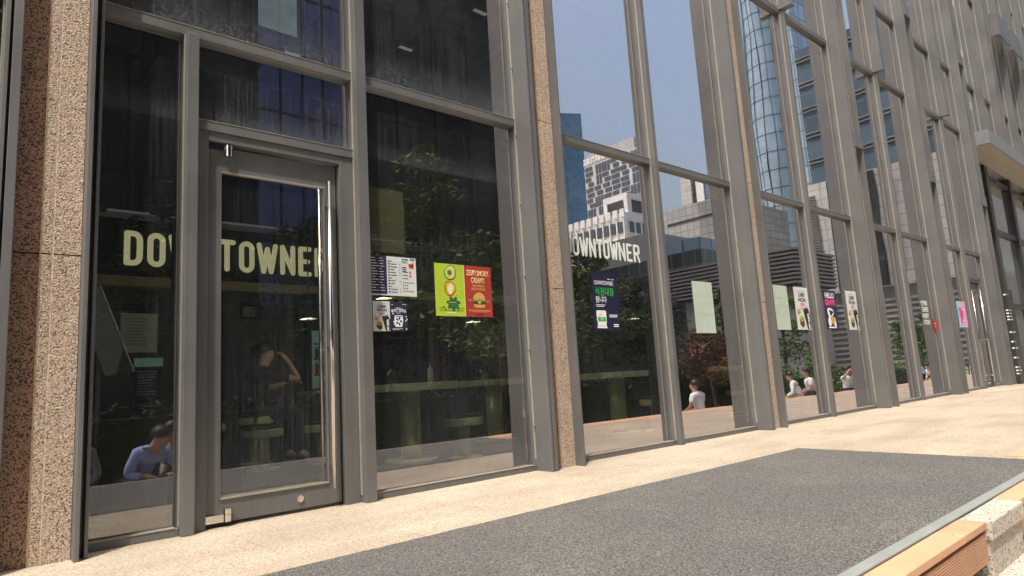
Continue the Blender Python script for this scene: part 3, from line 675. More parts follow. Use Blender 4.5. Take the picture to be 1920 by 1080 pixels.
wallposter(1.55, 1.95, 1.35, 1.95, 4.99, 'paper_white', 'print_grey', 'pale notice with a navy header behind the narrow window', 'paper_navy')
wallposter(2.1, 2.62, 1.0, 1.85, 4.99, 'paper_navy', 'print_grey', 'dark menu poster right of the pale notice')
wallposter(2.95, 3.25, 1.78, 2.02, 4.99, 'ink_black', 'paper_white', 'small notice under the wood strip seen through the door')
wallposter(1.7, 2.02, .75, 1.28, 4.98, 'ink_black', 'sky_print', 'framed teal screen poster low behind the narrow window', 'cooler_glow')
wallposter(2.2, 2.42, .62, .95, 4.99, 'ink_black', 'print_grey', 'small dark card below the dark menu poster')
# tilted glass panel leaning by the first pilaster
t = thing('glass_panel', 'tilted glass menu stand by the narrow window', 'menu stand', (.9, 1.4, 0))
p0, p1 = Vector((.70, .75, 1.48)), Vector((.90, .75, .93)); b = MB(); pts = [p0, p1, Vector((.75, .80, .91)), Vector((.58, .80, 1.40))]
b.add(pts + [p + Vector((0, .012, 0)) for p in pts], [(3, 2, 1, 0), (4, 5, 6, 7), (0, 1, 5, 4), (1, 2, 6, 5), (2, 3, 7, 6), (3, 0, 4, 7)]); b.build('panel', 'smoke_glass', t)
MB().tube([p0, p1], .006, 8).build('edge_rod', 'steel', t)
MB().tube([(.72, .83, 0), (.72, .83, 1.3)], .015, 10).build('post', 'dark_metal', t); MB().lathe(.72, .83, [(.16, 0), (.16, .015), (.02, .03)]).build('foot_plate', 'dark_metal', t)
def pendant(x, y, zb, label):
    t = thing('pendant_lamp', label, 'lamp', (x, y, zb), 'pendant lamps in the shop')
    MB().tube([(x, y, zb + .26), (x, y, 5.5)], .006, 6).build('cord', 'gasket', t)
    b = MB(); w = .075
    for a, c in ((-w, -w + .006), (w - .006, w)): b.box(x + a, x + c, y - w, y + w, zb, zb + .24); b.box(x - w + .006, x + w - .006, y + a, y + c, zb, zb + .24)
    b.box(x - w, x + w, y - w, y + w, zb + .241, zb + .26); b.build('lamp_shade', 'smoke_glass', t)
    MB().box(x - w + .012, x + w - .012, y - w + .012, y + w - .012, zb + .03, zb + .05).build('bulb', 'lamp_glow', t)
    ld = bpy.data.lights.new('lamp_light', 'POINT'); ld.energy = 3.5; ld.color = (1, .85, .62); ld.shadow_soft_size = .06
    lo = bpy.data.objects.new('lamp_light', ld); C.objects.link(lo); lo.location = (x, y, zb - .03); attach(lo, t)
pendant(2.83, 2.5, 1.50, 'pendant lamp hanging seen through the door glass'); pendant(3.62, 2.3, 1.72, 'pendant lamp above the two small posters'); pendant(5.0, 2.5, 1.50, 'pendant lamp under the lime and red poster'); pendant(8.2, 2.5, 1.6, 'pendant lamp behind the blank sheet window')
LB = ['ceiling strip light nearest the door', 'ceiling strip light second from the door', 'ceiling strip light deep in the shop over the door', 'ceiling strip light high behind the big window', 'ceiling strip light nearest the glass of the big window']
for i, (x, y) in enumerate(((2.2, 3.0), (3.6, 2.2), (3.4, 4.2), (4.6, 3.2), (4.9, 1.9))):
    t = thing('ceiling_light', LB[i], 'light', (x, y, 5.4), 'strip lights on the shop ceiling')
    MB().box(x - .12, x + .12, y - .035, y + .035, 5.40, 5.46).build('housing', 'interior_wall', t, .004); MB().box(x - .10, x + .10, y - .025, y + .025, 5.385, 5.398).build('tube', 'tube_glow', t)

# ------------------------------------------------------------ posters and lettering on the glass
PY = .0425
def sheet(name, x0, x1, z0, z1, mat, label, cat='poster', group=None, y=PY):
    t = thing(name, label, cat, (x0, y, z0), group)
    MB().box(x0, x1, y + .0045, y + .0055, z0, z1).build('sheet', mat, t); return t
YA, YB, YC = PY + .0036, PY + .0024, PY + .0012
# menu board poster
t = sheet('menu_poster', 2.22, 2.60, 1.385, 1.672, 'paper_white', 'menu poster with a navy left column and white price lists')
MB().quad(2.22, 2.352, 1.395, 1.672, YA).build('navy_panel', 'paper_navy', t)
b = MB(); w = MB()
for i in range(13):
    z = 1.655 - i * .0195; 
    w.quad(2.228, 2.228 + random.uniform(.03, .06), z - .004, z, YB); w.quad(2.29, 2.29 + random.uniform(.02, .05), z - .003, z - .0005, YB)
for i in range(12):
    z = 1.64 - i * .0205
    if i in (0, 6, 9): b.quad(2.362, 2.362 + .03, z - .006, z, YA); b.quad(2.362, 2.468, z - .0095, z - .0088, YA)
    else: b.quad(2.384, 2.384 + random.uniform(.028, .06), z - .006, z, YA); b.ell(2.371, z - .003, .008, .006, YA, 12); b.quad(2.455, 2.465, z - .005, z, YA)
b.quad(2.474, 2.4748, 1.40, 1.66, YA)
for i in range(3): b.quad(2.483, 2.515, 1.595 - .014 * i, 1.602 - .014 * i, YA)
for i in range(3): b.quad(2.484, 2.49, 1.56 - i * .024, 1.57 - i * .024, YA); b.quad(2.495, 2.53, 1.56 - i * .024, 1.566 - i * .024, YA)
for r in range(4):
    for i in range(6 if r in (0, 3) else 3): b.ell(2.489 + i * .0165, 1.485 - r * .021, .005, .0055, YA, 10)
b.quad(2.55, 2.59, 1.655, 1.665, YA); b.quad(2.482, 2.53, 1.632, 1.644, YA)
w.build('white_line', 'ink_white', t); b.build('print_line', 'ink_navy', t)
text('SET MENU', 2.481, 1.652, .010, 'ink_navy', t, YA, 'LEFT', .8, .001); text('- 1,000 WON', 2.484, 1.635, .007, 'ink_white', t, YB, 'LEFT', .8, .0005)
b = MB(); b.ell(2.555, 1.612, .022, .017, YA, 16, 0, .15).quad(2.566, 2.578, 1.59, 1.635, YA).ell(2.548, 1.562, .008, .01, YA).ell(2.55, 1.535, .010, .008, YA); b.build('food_picture', 'letter_red', t)
# 2,000 won off
def wonposter(x0, x1, z0, z1, label, g):
    t = sheet('discount_poster', x0, x1, z0, z1, 'paper_white', label, 'poster', g)
    w, h = x1 - x0, z1 - z0; cx = x0 + w * .52
    text('2,000', cx, z1 - h * .22, h * .095, 'ink_navy', t, YA, 'CENTER', 1.05 if w / h > .6 else .9, h * .005); text('WON', cx, z1 - h * .345, h * .095, 'ink_navy', t, YA, 'CENTER', 1.1 if w / h > .6 else .95, h * .005)
    text('OFF', cx, z1 - h * .455, h * .08, 'ink_pink', t, YA, 'CENTER', 1.1 if w / h > .6 else .95, h * .004)
    b = MB(); b.quad(x0 + w * .25, x0 + w * .8, z1 - h * .09, z1 - h * .078, YA); b.quad(x0 + w * .34, x0 + w * .56, z1 - h * .52, z1 - h * .49, YA); b.build('print_line', 'print_grey', t)
    b = MB(); b.poly([(x0 + w * .2, z0 + h * .12), (x0 + w * .38, z0 + h * .04), (x0 + w * .52, z0 + h * .1), (x0 + w * .52, z0 + h * .26), (x0 + w * .2, z0 + h * .24)], YA); b.build('box_picture', 'patty', t)
    b = MB(); b.ell(x0 + w * .2, z0 + h * .42, w * .13, h * .07, YA, 18, .3, .08); b.ell(x0 + w * .36, z0 + h * .26, w * .17, h * .07, YB, 18, 0, .06); b.build('burger_picture', 'bun', t)
    b = MB(); b.ell(x0 + w * .36, z0 + h * .245, w * .18, h * .02, YC, 18); b.ell(x0 + w * .2, z0 + h * .40, w * .13, h * .015, YC, 18); b.build('lettuce_picture', 'lettuce', t)
    ca = MB(); ca.poly([(x0 + w * .72, z0 + h * .01), (x0 + w * .985, z0 + h * .03), (x0 + w * .985, z0 + h * .38), (x0 + w * .84, z0 + h * .555), (x0 + w * .56, z0 + h * .50), (x0 + w * .53, z0 + h * .44)], YB); ca.build('can_picture', 'ink_black', t)
    MB().ell(x0 + w * .72, z0 + h * .52, w * .14, h * .022, YC, 18, .12).build('can_lid', 'print_grey', t)
    text("Welch's", x0 + w * .92, z0 + h * .03, h * .085, 'ink_white', t, YC, 'LEFT', .95, h * .006, rot=math.pi / 2 + .05)
    return t
WG = 'discount posters on the glass'
wonposter(2.232, 2.368, 1.128, 1.342, 'small white discount poster under the menu poster', WG)
wonposter(8.55, 8.945, 1.185, 1.765, 'tall white discount poster beside the blank mint sheet', WG)
wonposter(10.20, 10.585, 1.195, 1.79, 'tall white discount poster nearest the deep fin, right of the dark poster', WG)
# navy cup poster
t = sheet('cup_poster', 2.372, 2.512, 1.128, 1.338, 'paper_navy', 'small navy poster with a white cup drawing under the menu poster')
b = MB(); cx = 2.438; b.poly([(cx - .028, 1.160), (cx + .026, 1.160), (cx + .036, 1.20), (cx + .034, 1.243), (cx - .034, 1.243), (cx - .037, 1.20)], YA); b.build('cup_picture', 'ink_white', t)
b = MB()
for i in range(5):
    a = i * 1.25; b.ell(cx + .017 * math.cos(a), 1.20 + .022 * math.sin(a), .011, .007, YB, 12, a)
b.quad(cx - .03, cx + .03, 1.232, 1.236, YB); b.build('cup_pattern', 'ink_navy', t)
text('웰치스 프리컵', cx, 1.267, .016, 'ink_white', t, YA, 'CENTER', .95, .0006)
b = MB()
for (x, z) in ((2.50, 1.235), (2.497, 1.205), (2.507, 1.215), (2.397, 1.195), (2.402, 1.18), (2.392, 1.255), (2.50, 1.145)): b.ell(x, z, .005, .006, YA, 10)
for (x0, x1, z) in ((2.41, 2.47, 1.29), (2.40, 2.485, 1.284), (2.42, 2.455, 1.297), (2.47, 2.503, 1.322), (2.38, 2.395, 1.318), (2.42, 2.455, 1.258), (2.385, 2.47, 1.145), (2.385, 2.44, 1.139)): b.quad(x0, x1, z, z + .0025, YA)
b.build('print_line', 'ink_white', t)
# lime and red poster
t = sheet('burger_poster', 2.765, 3.315, 1.247, 1.655, 'paper_lime', 'lime and red burger poster in the middle of the big window')
MB().quad(3.042, 3.315, 1.247, 1.655, YA).build('red_panel', 'paper_red', t); MB().quad(3.038, 3.043, 1.247, 1.655, YB).build('yellow_line', 'ink_yellow', t)
def egg(cx, cz, r, y, k, rot): return [(cx + (r * (1 - .22 * math.sin(a)) * math.cos(a)) * math.cos(rot) - r * k * math.sin(a) * math.sin(rot), cz + (r * (1 - .22 * math.sin(a)) * math.cos(a)) * math.sin(rot) + r * k * math.sin(a) * math.cos(rot)) for a in [2 * math.pi * i / 30 for i in range(30)]]
MB().poly(egg(2.912, 1.590, .053, 0, 1.18, -.45), YA).build('avocado_skin', 'avocado_skin', t); MB().poly(egg(2.910, 1.591, .046, 0, 1.18, -.45), YB).build('avocado_flesh', 'avocado_flesh', t); MB().ell(2.902, 1.586, .021, .021, YC, 20).build('avocado_pit', 'avocado_pit', t)
MB().ell(2.902, 1.462, .056, .060, YA, 28, 0, .06).build('pepper_slice', 'pepper_red', t); MB().ell(2.903, 1.463, .045, .049, YB, 28, 0, .08).build('pepper_inside', 'paper_lime', t); MB().poly([(2.875, 1.47), (2.882, 1.43), (2.908, 1.412), (2.928, 1.44), (2.935, 1.475), (2.915, 1.505), (2.89, 1.495)], YC).build('pepper_seed', 'pepper_seed', t)
lf = []
for i in range(40):
    a = 2 * math.pi * i / 40; k = 1 + .22 * math.sin(7 * a) + .08 * math.sin(15 * a); lf.append((2.925 + .058 * k * math.cos(a) + .004, 1.345 + .05 * k * math.sin(a)))
MB().poly(lf, YA).build('leaf_picture', 'leaf_print', t)
MB().poly([(2.952, 1.318), (2.957, 1.322), (2.982, 1.292), (2.976, 1.288)], YB).build('leaf_stem', 'leaf_print', t); MB().quad(2.885, 2.955, 1.352, 1.356, YB).build('leaf_caption', 'ink_gold', t)
MB().ell(2.836, 1.317, .010, .007, YA, 8, .5, .2).ell(2.852, 1.302, .007, .009, YA, 8, .2, .2).ell(2.965, 1.41, .004, .006, YA, 8).build('pepper_flake', 'patty', t)
b = MB()
for i in range(4):
    b.quad(2.79, 2.84 - .01 * i, 1.312 - i * .006, 1.314 - i * .006, YA) if i < 2 else None; b.quad(2.99, 3.03, 1.312 - i * .006, 1.314 - i * .006, YA) if i < 2 else b.quad(2.80, 3.02, 1.300 - i * .004, 1.302 - i * .004, YA)
b.build('small_print', 'leaf_print', t)
text('DOWNTOWNER', 2.905, 1.268, .011, 'ink_white', t, YA, 'CENTER', .8, .0006); text('DOWNTOWNER', 3.18, 1.262, .009, 'ink_black', t, YB, 'CENTER', .8, .0004)
text('ZESTY.SMOKY.', 3.180, 1.578, .044, 'ink_yellow', t, YB, 'CENTER', .58, .0007); text('CREAMY.', 3.180, 1.520, .044, 'ink_yellow', t, YB, 'CENTER', .58, .0007)
text('EVERYTHING', 3.180, 1.486, .020, 'ink_gold', t, YB, 'CENTER', .75, .0002); text('HITS AT ONCE.', 3.180, 1.460, .020, 'ink_gold', t, YB, 'CENTER', .75, .0002)
bx, bz = 3.183, 1.375
MB().poly([(bx + .06 * math.cos(a), bz + .012 + .055 * math.sin(a)) for a in [math.pi * i / 18 for i in range(19)]], YB).poly([(bx - .055, bz - .045), (bx + .055, bz - .045), (bx + .06, bz - .028), (bx - .06, bz - .028)], YB).poly([(bx - .055, bz - .045), (bx - .045, bz - .055), (bx + .045, bz - .055), (bx + .055, bz - .045)], YB).build('bun_picture', 'bun', t)
MB().quad(bx - .062, bx + .062, bz - .026, bz - .006, YC).build('patty_picture', 'patty', t); MB().poly([(bx - .02, bz - .006), (bx + .02, bz - .006), (bx, bz - .026)], YC - .0003).build('cheese_picture', 'cheese', t)
lf = [(bx - .064 + .128 * i / 16, bz + .011) for i in range(16, -1, -1)]; MB().poly([(bx - .064 + .128 * i / 16, bz - .005 + .005 * (i % 2)) for i in range(17)] + lf, YC - .0002).build('lettuce_picture', 'lettuce', t)
b = MB()
for i in range(3): b.quad(3.08 - .01, 3.11, 1.385 - i * .007, 1.387 - i * .007, YB); b.quad(3.255, 3.29, 1.378 - i * .007, 1.380 - i * .007, YB); b.quad(3.07 + .02 * (i == 2), 3.29 - .02 * (i == 2), 1.30 - i * .007, 1.3025 - i * .007, YB)
b.build('small_print', 'ink_gold', t)
# small decals, sheets
o = MB().box(2.20, 2.512, .0480, .0490, 1.70, 2.172).build('mesh_film', 'mesh_film'); tag(o, 'olive film sheet above the menu poster', 'film sheet')
o = MB().box(1.463, 1.728, .09, .096, 3.185, 3.62).build('paper_sheet', 'sheet_dust'); tag(o, 'dusty grey board behind the glass high above the door', 'sheet')
o = MB().box(3.03, 3.24, .09, .094, 3.79, 4.06).build('paper_sheet', 'mesh_film'); tag(o, 'small dark sheet high behind the big window', 'sheet')
# window lettering
t = thing('window_lettering', 'white shop name lettering on the window after the pilaster', 'lettering', (4.2, PY, 1.84))
for ch, x, w in zip('DOWNTOWNER', [4.205, 4.305, 4.405, 4.535, 4.640, 4.735, 4.835, 4.965, 5.085, 5.195], [.088, .09, .122, .094, .088, .09, .122, .10, .088, .10]):
    glyph(ch, x, 1.842, w, .186, .027, PY + .003, .002, 'letter_white', t)
# navy tall poster
plain('navy_film', (.014, .018, .06), .5); M['navy_film'].node_tree.nodes['Principled BSDF'].inputs['Alpha'].default_value = .72
t = sheet('app_poster', 4.53, 4.895, 1.148, 1.708, 'navy_film', 'tall navy poster with green Korean lettering and a phone picture')
text('DOWNTOWNER.', 4.565, 1.585, .040, 'ink_white', t, YA, 'LEFT', .63, .0004); text('식권대장', 4.568, 1.488, .062, 'ink_green', t, YA, 'LEFT', .86, .0012); text('됩니다', 4.568, 1.418, .048, 'ink_white', t, YA, 'LEFT', .86, .0008)
b = MB()
for i in range(2): b.quad(4.568, 4.70 - .02 * i, 1.388 - i * .014, 1.394 - i * .014, YA); b.quad(4.745, 4.865 - .01 * i, 1.292 - .016 * i, 1.30 - .016 * i, YA); b.quad(4.80, 4.872, 1.20 - .016 * i, 1.21 - .016 * i, YA)
b.quad(4.755, 4.80, 1.640, 1.646, YA); b.quad(4.815, 4.85, 1.640, 1.645, YA); b.build('print_line', 'ink_white', t)
MB().poly([(4.565, 1.17), (4.705, 1.17), (4.695, 1.20), (4.702, 1.24), (4.702, 1.325), (4.692, 1.338), (4.575, 1.338), (4.565, 1.325), (4.565, 1.25), (4.575, 1.215)], YA).build('phone_picture', 'ink_white', t)
MB().quad(4.578, 4.690, 1.235, 1.275, YB).build('phone_button', 'ink_green', t)
b = MB(); b.quad(4.61, 4.655, 1.262, 1.267, YC); b.quad(4.615, 4.65, 1.247, 1.251, YC); b.build('button_lettering', 'ink_white', t)
b = MB(); b.quad(4.60, 4.64, 1.293, 1.299, YB); b.quad(4.625, 4.635, 1.318, 1.322, YB)
for i in range(5): b.quad(4.58 + .024 * i, 4.59 + .024 * i, 1.188, 1.196, YB)
b.build('phone_detail', 'print_grey', t)
o = sheet('blank_sheet', 6.175, 6.565, 1.13, 1.71, 'paper_mint', 'blank mint white sheet alone in the window before the second pilaster', 'sheet', 'blank sheets on the glass')
o = sheet('blank_sheet', 7.99, 8.36, 1.18, 1.762, 'paper_mint', 'blank mint white sheet at the left of the discount posters', 'sheet', 'blank sheets on the glass')
for x0, x1, z0, z1 in ((6.175, 6.565, 1.13, 1.71), (7.99, 8.36, 1.18, 1.762)):
    o = [q for q in bpy.data.objects if q.name.startswith('blank_sheet') and q.type == 'EMPTY' and abs(q.location.x - x0) < .01][0]
    b = MB()
    for k, f in enumerate((.36, .53, .72)): b.poly([(x0 + .01, z0 + (z1 - z0) * f), (x1 - .01, z0 + (z1 - z0) * f - .004), (x1 - .01, z0 + (z1 - z0) * f - .001), (x0 + .01, z0 + (z1 - z0) * f + .003)], YA)
    b.build('fold_line', 'fold_shade', o)
t = sheet('grape_poster', 9.435, 9.825, 1.20, 1.762, 'ink_navy', 'dark tall poster with pink lettering between the two tall discount posters')
text('HELLO', 9.63, 1.655, .075, 'ink_white', t, YA, 'CENTER', .95, .003); text('GRAPE', 9.63, 1.55, .082, 'ink_pink', t, YA, 'CENTER', .95, .005)
MB().ell(9.60, 1.44, .10, .07, YA, 20, 0, .1).ell(9.55, 1.31, .05, .07, YA, 14).ell(9.72, 1.29, .03, .08, YA, 14).build('can_picture', 'ink_white', t); MB().ell(9.66, 1.33, .07, .06, YB, 18, 0, .1).build('burger_picture', 'bun', t); MB().ell(9.62, 1.44, .06, .04, YB, 12, 0, .3).build('grape_picture', 'ink_navy', t); MB().quad(9.50, 9.76, 1.215, 1.235, YA).build('print_line', 'ink_white', t)
t = thing('cafe_lettering', 'stacked white cafe words on the window near the far fins', 'lettering', (13.45, PY, 1.3))
for i, s in enumerate(('BUTTER', 'COFFEE', 'BAKERY', '& TEDIUM')): text(s, 13.47 + .02 * (i % 2), 1.675 - i * .118, .085, 'letter_white', t, PY + .001, 'LEFT', .78 if i < 3 else .62, .004, name='word')
t = thing('red_decal', 'small red round decal on the glass by the fin', 'decal', (14.1, PY, 1.3)); MB().ell(14.08, 1.30, .10, .14, PY + .001, 20, .2, .15).build('decal_shape', 'letter_red', t); MB().quad(14.03, 14.12, 1.33, 1.345, PY).quad(14.03, 14.11, 1.28, 1.29, PY).build('decal_line', 'ink_white', t)
t = sheet('pastel_poster', 15.60, 16.17, 1.29, 1.83, 'sky_print', 'blue and pink pastel poster beside the far door'); MB().quad(15.86, 16.17, 1.29, 1.83, YA).build('pink_panel', 'pink_print', t); MB().ell(15.82, 1.55, .12, .16, YB, 18, 0, .25).build('figure_shape', 'ink_pink', t)
t = thing('directory_sign', 'dark upright sign board with rows of small white marks beyond the last pilaster', 'sign', (18.5, -.25, 0))
MB().box(18.27, 18.80, -.26, -.17, 0, 2.16).build('board', 'dark_metal', t, .004); b = MB()
for i in range(26):
    z = 2.05 - i * .072
    if random.random() < .5: y = -.25; b.add([(18.268, y, z), (18.268, y + .05, z), (18.268, y + .05, z - .03), (18.268, y, z - .03)], [(0, 1, 2, 3)]); b.quad(18.31, 18.31 + random.uniform(.06, .22), z - .026, z - .008, -.2615)
b.build('white_marks', 'ink_white', t)
MB().box(18.25, 18.82, -.27, -.16, 0, .03).build('foot_plate', 'dark_metal', t)

# ------------------------------------------------------------ the far side of the plaza, seen in the glass
def ry(Y): return 4.1 - Y
t = thing('dark_tower', 'huge dark stone office block filling the reflection above the door', 'building', (20, ry(60), -.75))
X0, X1, Yf = -60, 55.5, ry(60)
MB().box(X0, X1, Yf - 9, Yf, -.75, 146).build('wall', 'dark_stone', t)  # height and thin depth shaped so its shadow falls on the plaza trees
b = MB()
x = X0 + 3
while x < X1 - 1:
    if not 20 < x < 34: b.box(x, x + .7, Yf, Yf + .5, 10, 146)
    x += 5.2
b.build('pilaster', 'dark_stone', t)
for i in range(5):
    for k in range(9):
        x = 21.4 + i * 2.25; MB().box(x, x + 2.0, Yf + .02, Yf + .06, 9 + k * 6.5, 15.2 + k * 6.5).build('window', 'window_blue', t)
MB().box(-10, 42, Yf, Yf + 2, 16.0, 16.2).build('ledge', 'grey_stone', t)
t = thing('blue_glass_tower', 'tall blue glass tower reflected at the left of the window after the pilaster', 'building', (270, ry(270), -.75))
b = MB(); n = 8; 
top = [(240 + 64.5 * i / n, 162 + 9.5 * (i / n) ** 1.6) for i in range(n + 1)]
b.poly([(240, -.75), (304.5, -.75)] + top[::-1], ry(270) - 0, -0); me_pts = b
b = MB(); b.add([(240, ry(270), -.75), (304.5, ry(270), -.75)] + [(x, ry(270), z) for x, z in top[::-1]] + [(240, ry(310), -.75), (304.5, ry(310), -.75)] + [(x, ry(310), z) for x, z in top[::-1]],
    [tuple(range(n + 2, -1, -1)), tuple(range(n + 3, 2 * n + 6))] + [(i, (i + 1) % (n + 3), n + 3 + (i + 1) % (n + 3), n + 3 + i) for i in range(n + 3)])
b.build('wall', 'blue_glass', t); MB().box(243, 303, ry(269.7), ry(270), 150, 152).build('crown_light', 'pale_glass', t)
plain('woven_stone', (.50, .51, .54), .7, 0, .05, .4)
t = thing('woven_tower', 'tower with a woven white and dark window pattern in the reflection', 'building', (180, ry(147), -.75))
MB().box(180, 185, ry(160), ry(134.5), -.75, 80).build('wall', 'woven_stone', t); MB().box(180.5, 184.5, ry(158), ry(136), 80, 84.5).build('crown', 'band_tile', t)
rnd = random.Random(3)
for i in range(6):
    for k in range(9):
        Yc = 134.7 + i * 4.2; z = 79.4 - k * 4.1; b = MB()
        if (i * 2 + k + rnd.randint(0, 1)) % 3 == 0: rects = [(Yc + .2, Yc + 1.25, z - 3.6, z), (Yc + 1.65, Yc + 2.75, z - 3.6, z), (Yc + 3.1, Yc + 4.0, z - 3.6, z)][:2 + rnd.randint(0, 1)]
        else:
            o_ = rnd.uniform(0, 1.2); rects = [(Yc + .1 + o_, Yc + 4.0, z - 1.45, z), (Yc + .1, Yc + 3.9 - o_, z - 3.5, z - 2.05)]
        for (ya, yb, za, zb) in rects: b.box(179.8, 179.98, ry(yb), ry(ya), za, zb)
        b.build('window', 'window_dark', t)
text('SIGNATURE', 179.85, 80.6, 2.4, 'ink_white', t, ry(147), 'LEFT', .75, .05, .1, '-x')
t = thing('white_office_block', 'white stone office block with square windows reflected behind the white lettering', 'building', (110, ry(95), -.75))
MB().box(110, 135, ry(104), ry(87), -.75, 36).build('wall', 'white_stone', t); MB().box(113, 126, ry(95.5), ry(88.5), 36, 41.3).build('penthouse', 'white_stone', t)
MB().box(112.9, 112.99, ry(94.3), ry(89.6), 37, 39.8).box(114.5, 118, ry(88.49), ry(88.4), 37, 39.8).build('penthouse_louver', 'louver_dark', t)
b = MB()
for i in range(9): b.box(109.6, 110, ry(103.9 - i * 1.95), ry(102.6 - i * 1.95), 35.0, 36.8)
b.build('parapet_block', 'white_stone', t)
for r in range(5):
    for i in range(8): MB().box(109.75, 109.96, ry(103.1 - i * 2.0), ry(101.9 - i * 2.0), 31.6 - r * 4.6, 34.0 - r * 4.6).build('window', 'window_dark', t)
    for i in range(9): MB().box(111.2 + i * 2.3, 112.5 + i * 2.3, ry(86.96), ry(86.75), 31.6 - r * 4.6, 34.0 - r * 4.6).build('window', 'window_dark', t)
b = MB()
for i in range(9): b.box(109.7, 110, ry(103.6 - i * 2.0), ry(103.25 - i * 2.0), 8, 34.6)
b.build('pier', 'white_stone', t)
t = thing('banded_office_block', 'grey tiled block with horizontal bands in the reflection', 'building', (80, ry(51), -.75))
MB().box(80, 98, ry(56.2), ry(46), -.75, 24.6).build('wall', 'band_tile', t)
for i, z in enumerate((18.0, 14.6, 11.4, 8.4)): MB().box(79.6, 80, ry(56.2), ry(46), z - 1.5, z).build('band', 'window_dark', t); MB().box(79.1, 80, ry(56.3), ry(45.9), z - .0, z + .9).build('band_ledge', 'white_stone', t)
MB().box(79.9, 80, ry(55.5), ry(48), 22.2, 22.5).build('groove', 'louver_dark', t)
t = thing('far_slab_tower', 'far pale slab tower with a dark glass strip above the banded block', 'building', (200, ry(125), -.75))
MB().box(200, 215, ry(131.7), ry(127.5), -.75, 71).build('wall', 'pale_stone', t); MB().box(201, 215, ry(127.4), ry(125.6), -.75, 70.5).build('glass_strip', 'smoke_glass', t); MB().box(200, 215, ry(125.5), ry(122.5), -.75, 70).build('wall', 'white_stone', t); MB().box(200.5, 215, ry(122.4), ry(119.5), -.75, 68.5).build('glass_face', 'slab_glass', t); MB().box(199.5, 215, ry(119.4), ry(113), -.75, 66).build('glass_face', 'blue_glass', t)
t = thing('brown_glass_block', 'low dark glass block with a glazed crown behind the white lettering', 'building', (60, ry(47), -.75))
MB().box(60, 72, ry(58), ry(37.8), -.75, 13.6).build('wall', 'smoke_glass', t); MB().box(60.3, 71, ry(43.5), ry(38), 13.2, 15.0).build('crown', 'pale_glass', t); MB().box(60, 72, ry(53), ry(44), 13.6, 16.8).build('brown_top', 'grey_stone', t)
t = thing('louvered_block', 'grey louvred box raised over the plaza in the reflection', 'building', (52, ry(30), -.75))
MB().box(52.2, 60, ry(36.4), ry(24.5), 7.3, 10.4).build('box_wall', 'louver_dark', t); b = MB()
for i in range(9): b.box(51.9, 52.3, ry(36.5), ry(24.3), 7.4 + i * .345, 7.58 + i * .345); b.box(52, 60, ry(24.5), ry(24.25), 7.4 + i * .345, 7.58 + i * .345)
b.build('louver', 'louver_metal', t); MB().box(53.5, 59.5, ry(36), ry(25), -.75, 7.3).build('base_wall', 'grey_stone', t)
t = thing('curved_glass_tower', 'tall curved pale glass tower reflected beside the second pilaster', 'building', (121, ry(57), -.75))
b = MB(); b.lathe(121.5, ry(57.3), [(3.6, -.75), (3.6, 96)], 40); b.build('curved_wall', 'pale_plain', t)
b = MB()
for i in range(26): b.lathe(121.5, ry(57.3), [(3.66, 2 + i * 3.6), (3.66, 2.10 + i * 3.6)], 40)
b.build('floor_line', 'louver_dark', t)
b = MB()
for i in range(16):
    a = 2 * math.pi * i / 16; b.cyl(121.5 + 3.68 * math.cos(a), ry(57.3) + 3.68 * math.sin(a), 0, 96, .05, 6)
b.build('vertical_line', 'louver_dark', t); MB().box(119.5, 128, ry(53.6), ry(50.5), -.75, 96).build('flat_wall', 'pale_glass', t)
t = thing('stone_base_tower', 'dark blue glass slab on a pale stone base reflected in the far bays', 'building', (100, ry(35), -.75))
MB().box(100, 130, ry(46), ry(20), 11, 28.2).build('stone_wall', 'pale_stone', t); MB().box(100.5, 130, ry(42.6), ry(20), 28.2, 50.5).build('glass_wall', 'slab_glass', t)
b = MB()
for i in range(5): b.box(100.2, 100.6, ry(42.6), ry(20), 31.5 + i * 4.2, 31.62 + i * 4.2); b.box(100.2, 100.6, ry(42.6), ry(20), 32.1 + i * 4.2, 32.22 + i * 4.2)
b.build('band', 'louver_metal', t)
b = MB()
for Y in (44.5, 39.4, 33.6, 28.8): b.box(99.7, 100, ry(Y + .8), ry(Y), 11.2, 28)
b.build('dark_slot', 'louver_dark', t); b = MB()
for i in range(30):
    for Y in (42.0, 31.0, 27.0): b.box(99.6, 99.99, ry(Y + 1.6), ry(Y), 14 + i * .42, 14.2 + i * .42)
b.build('louver', 'louver_metal', t)
MB().box(101, 130, ry(46), ry(20), -.75, 11).build('base_wall', 'louver_metal', t)
b = MB()
for i in range(12): b.box(100.7, 101, ry(45), ry(22), .2 + i * .8, .55 + i * .8)
b.build('base_louver', 'grey_stone', t)
t = thing('far_glass_block', 'blue glass building beyond the end of the facade at top right', 'building', (60, 4, -.75))
MB().box(52, 80, -2, 30, -.75, 70).build('wall', 'blue_glass', t); b = MB()
for i in range(18): b.box(51.7, 80, -2.3, -2, i * 3.8 + 2, i * 3.8 + 2.5); b.box(51.7, 52, -2, 30, i * 3.8 + 2, i * 3.8 + 2.5)
b.build('floor_band', 'white_stone', t)

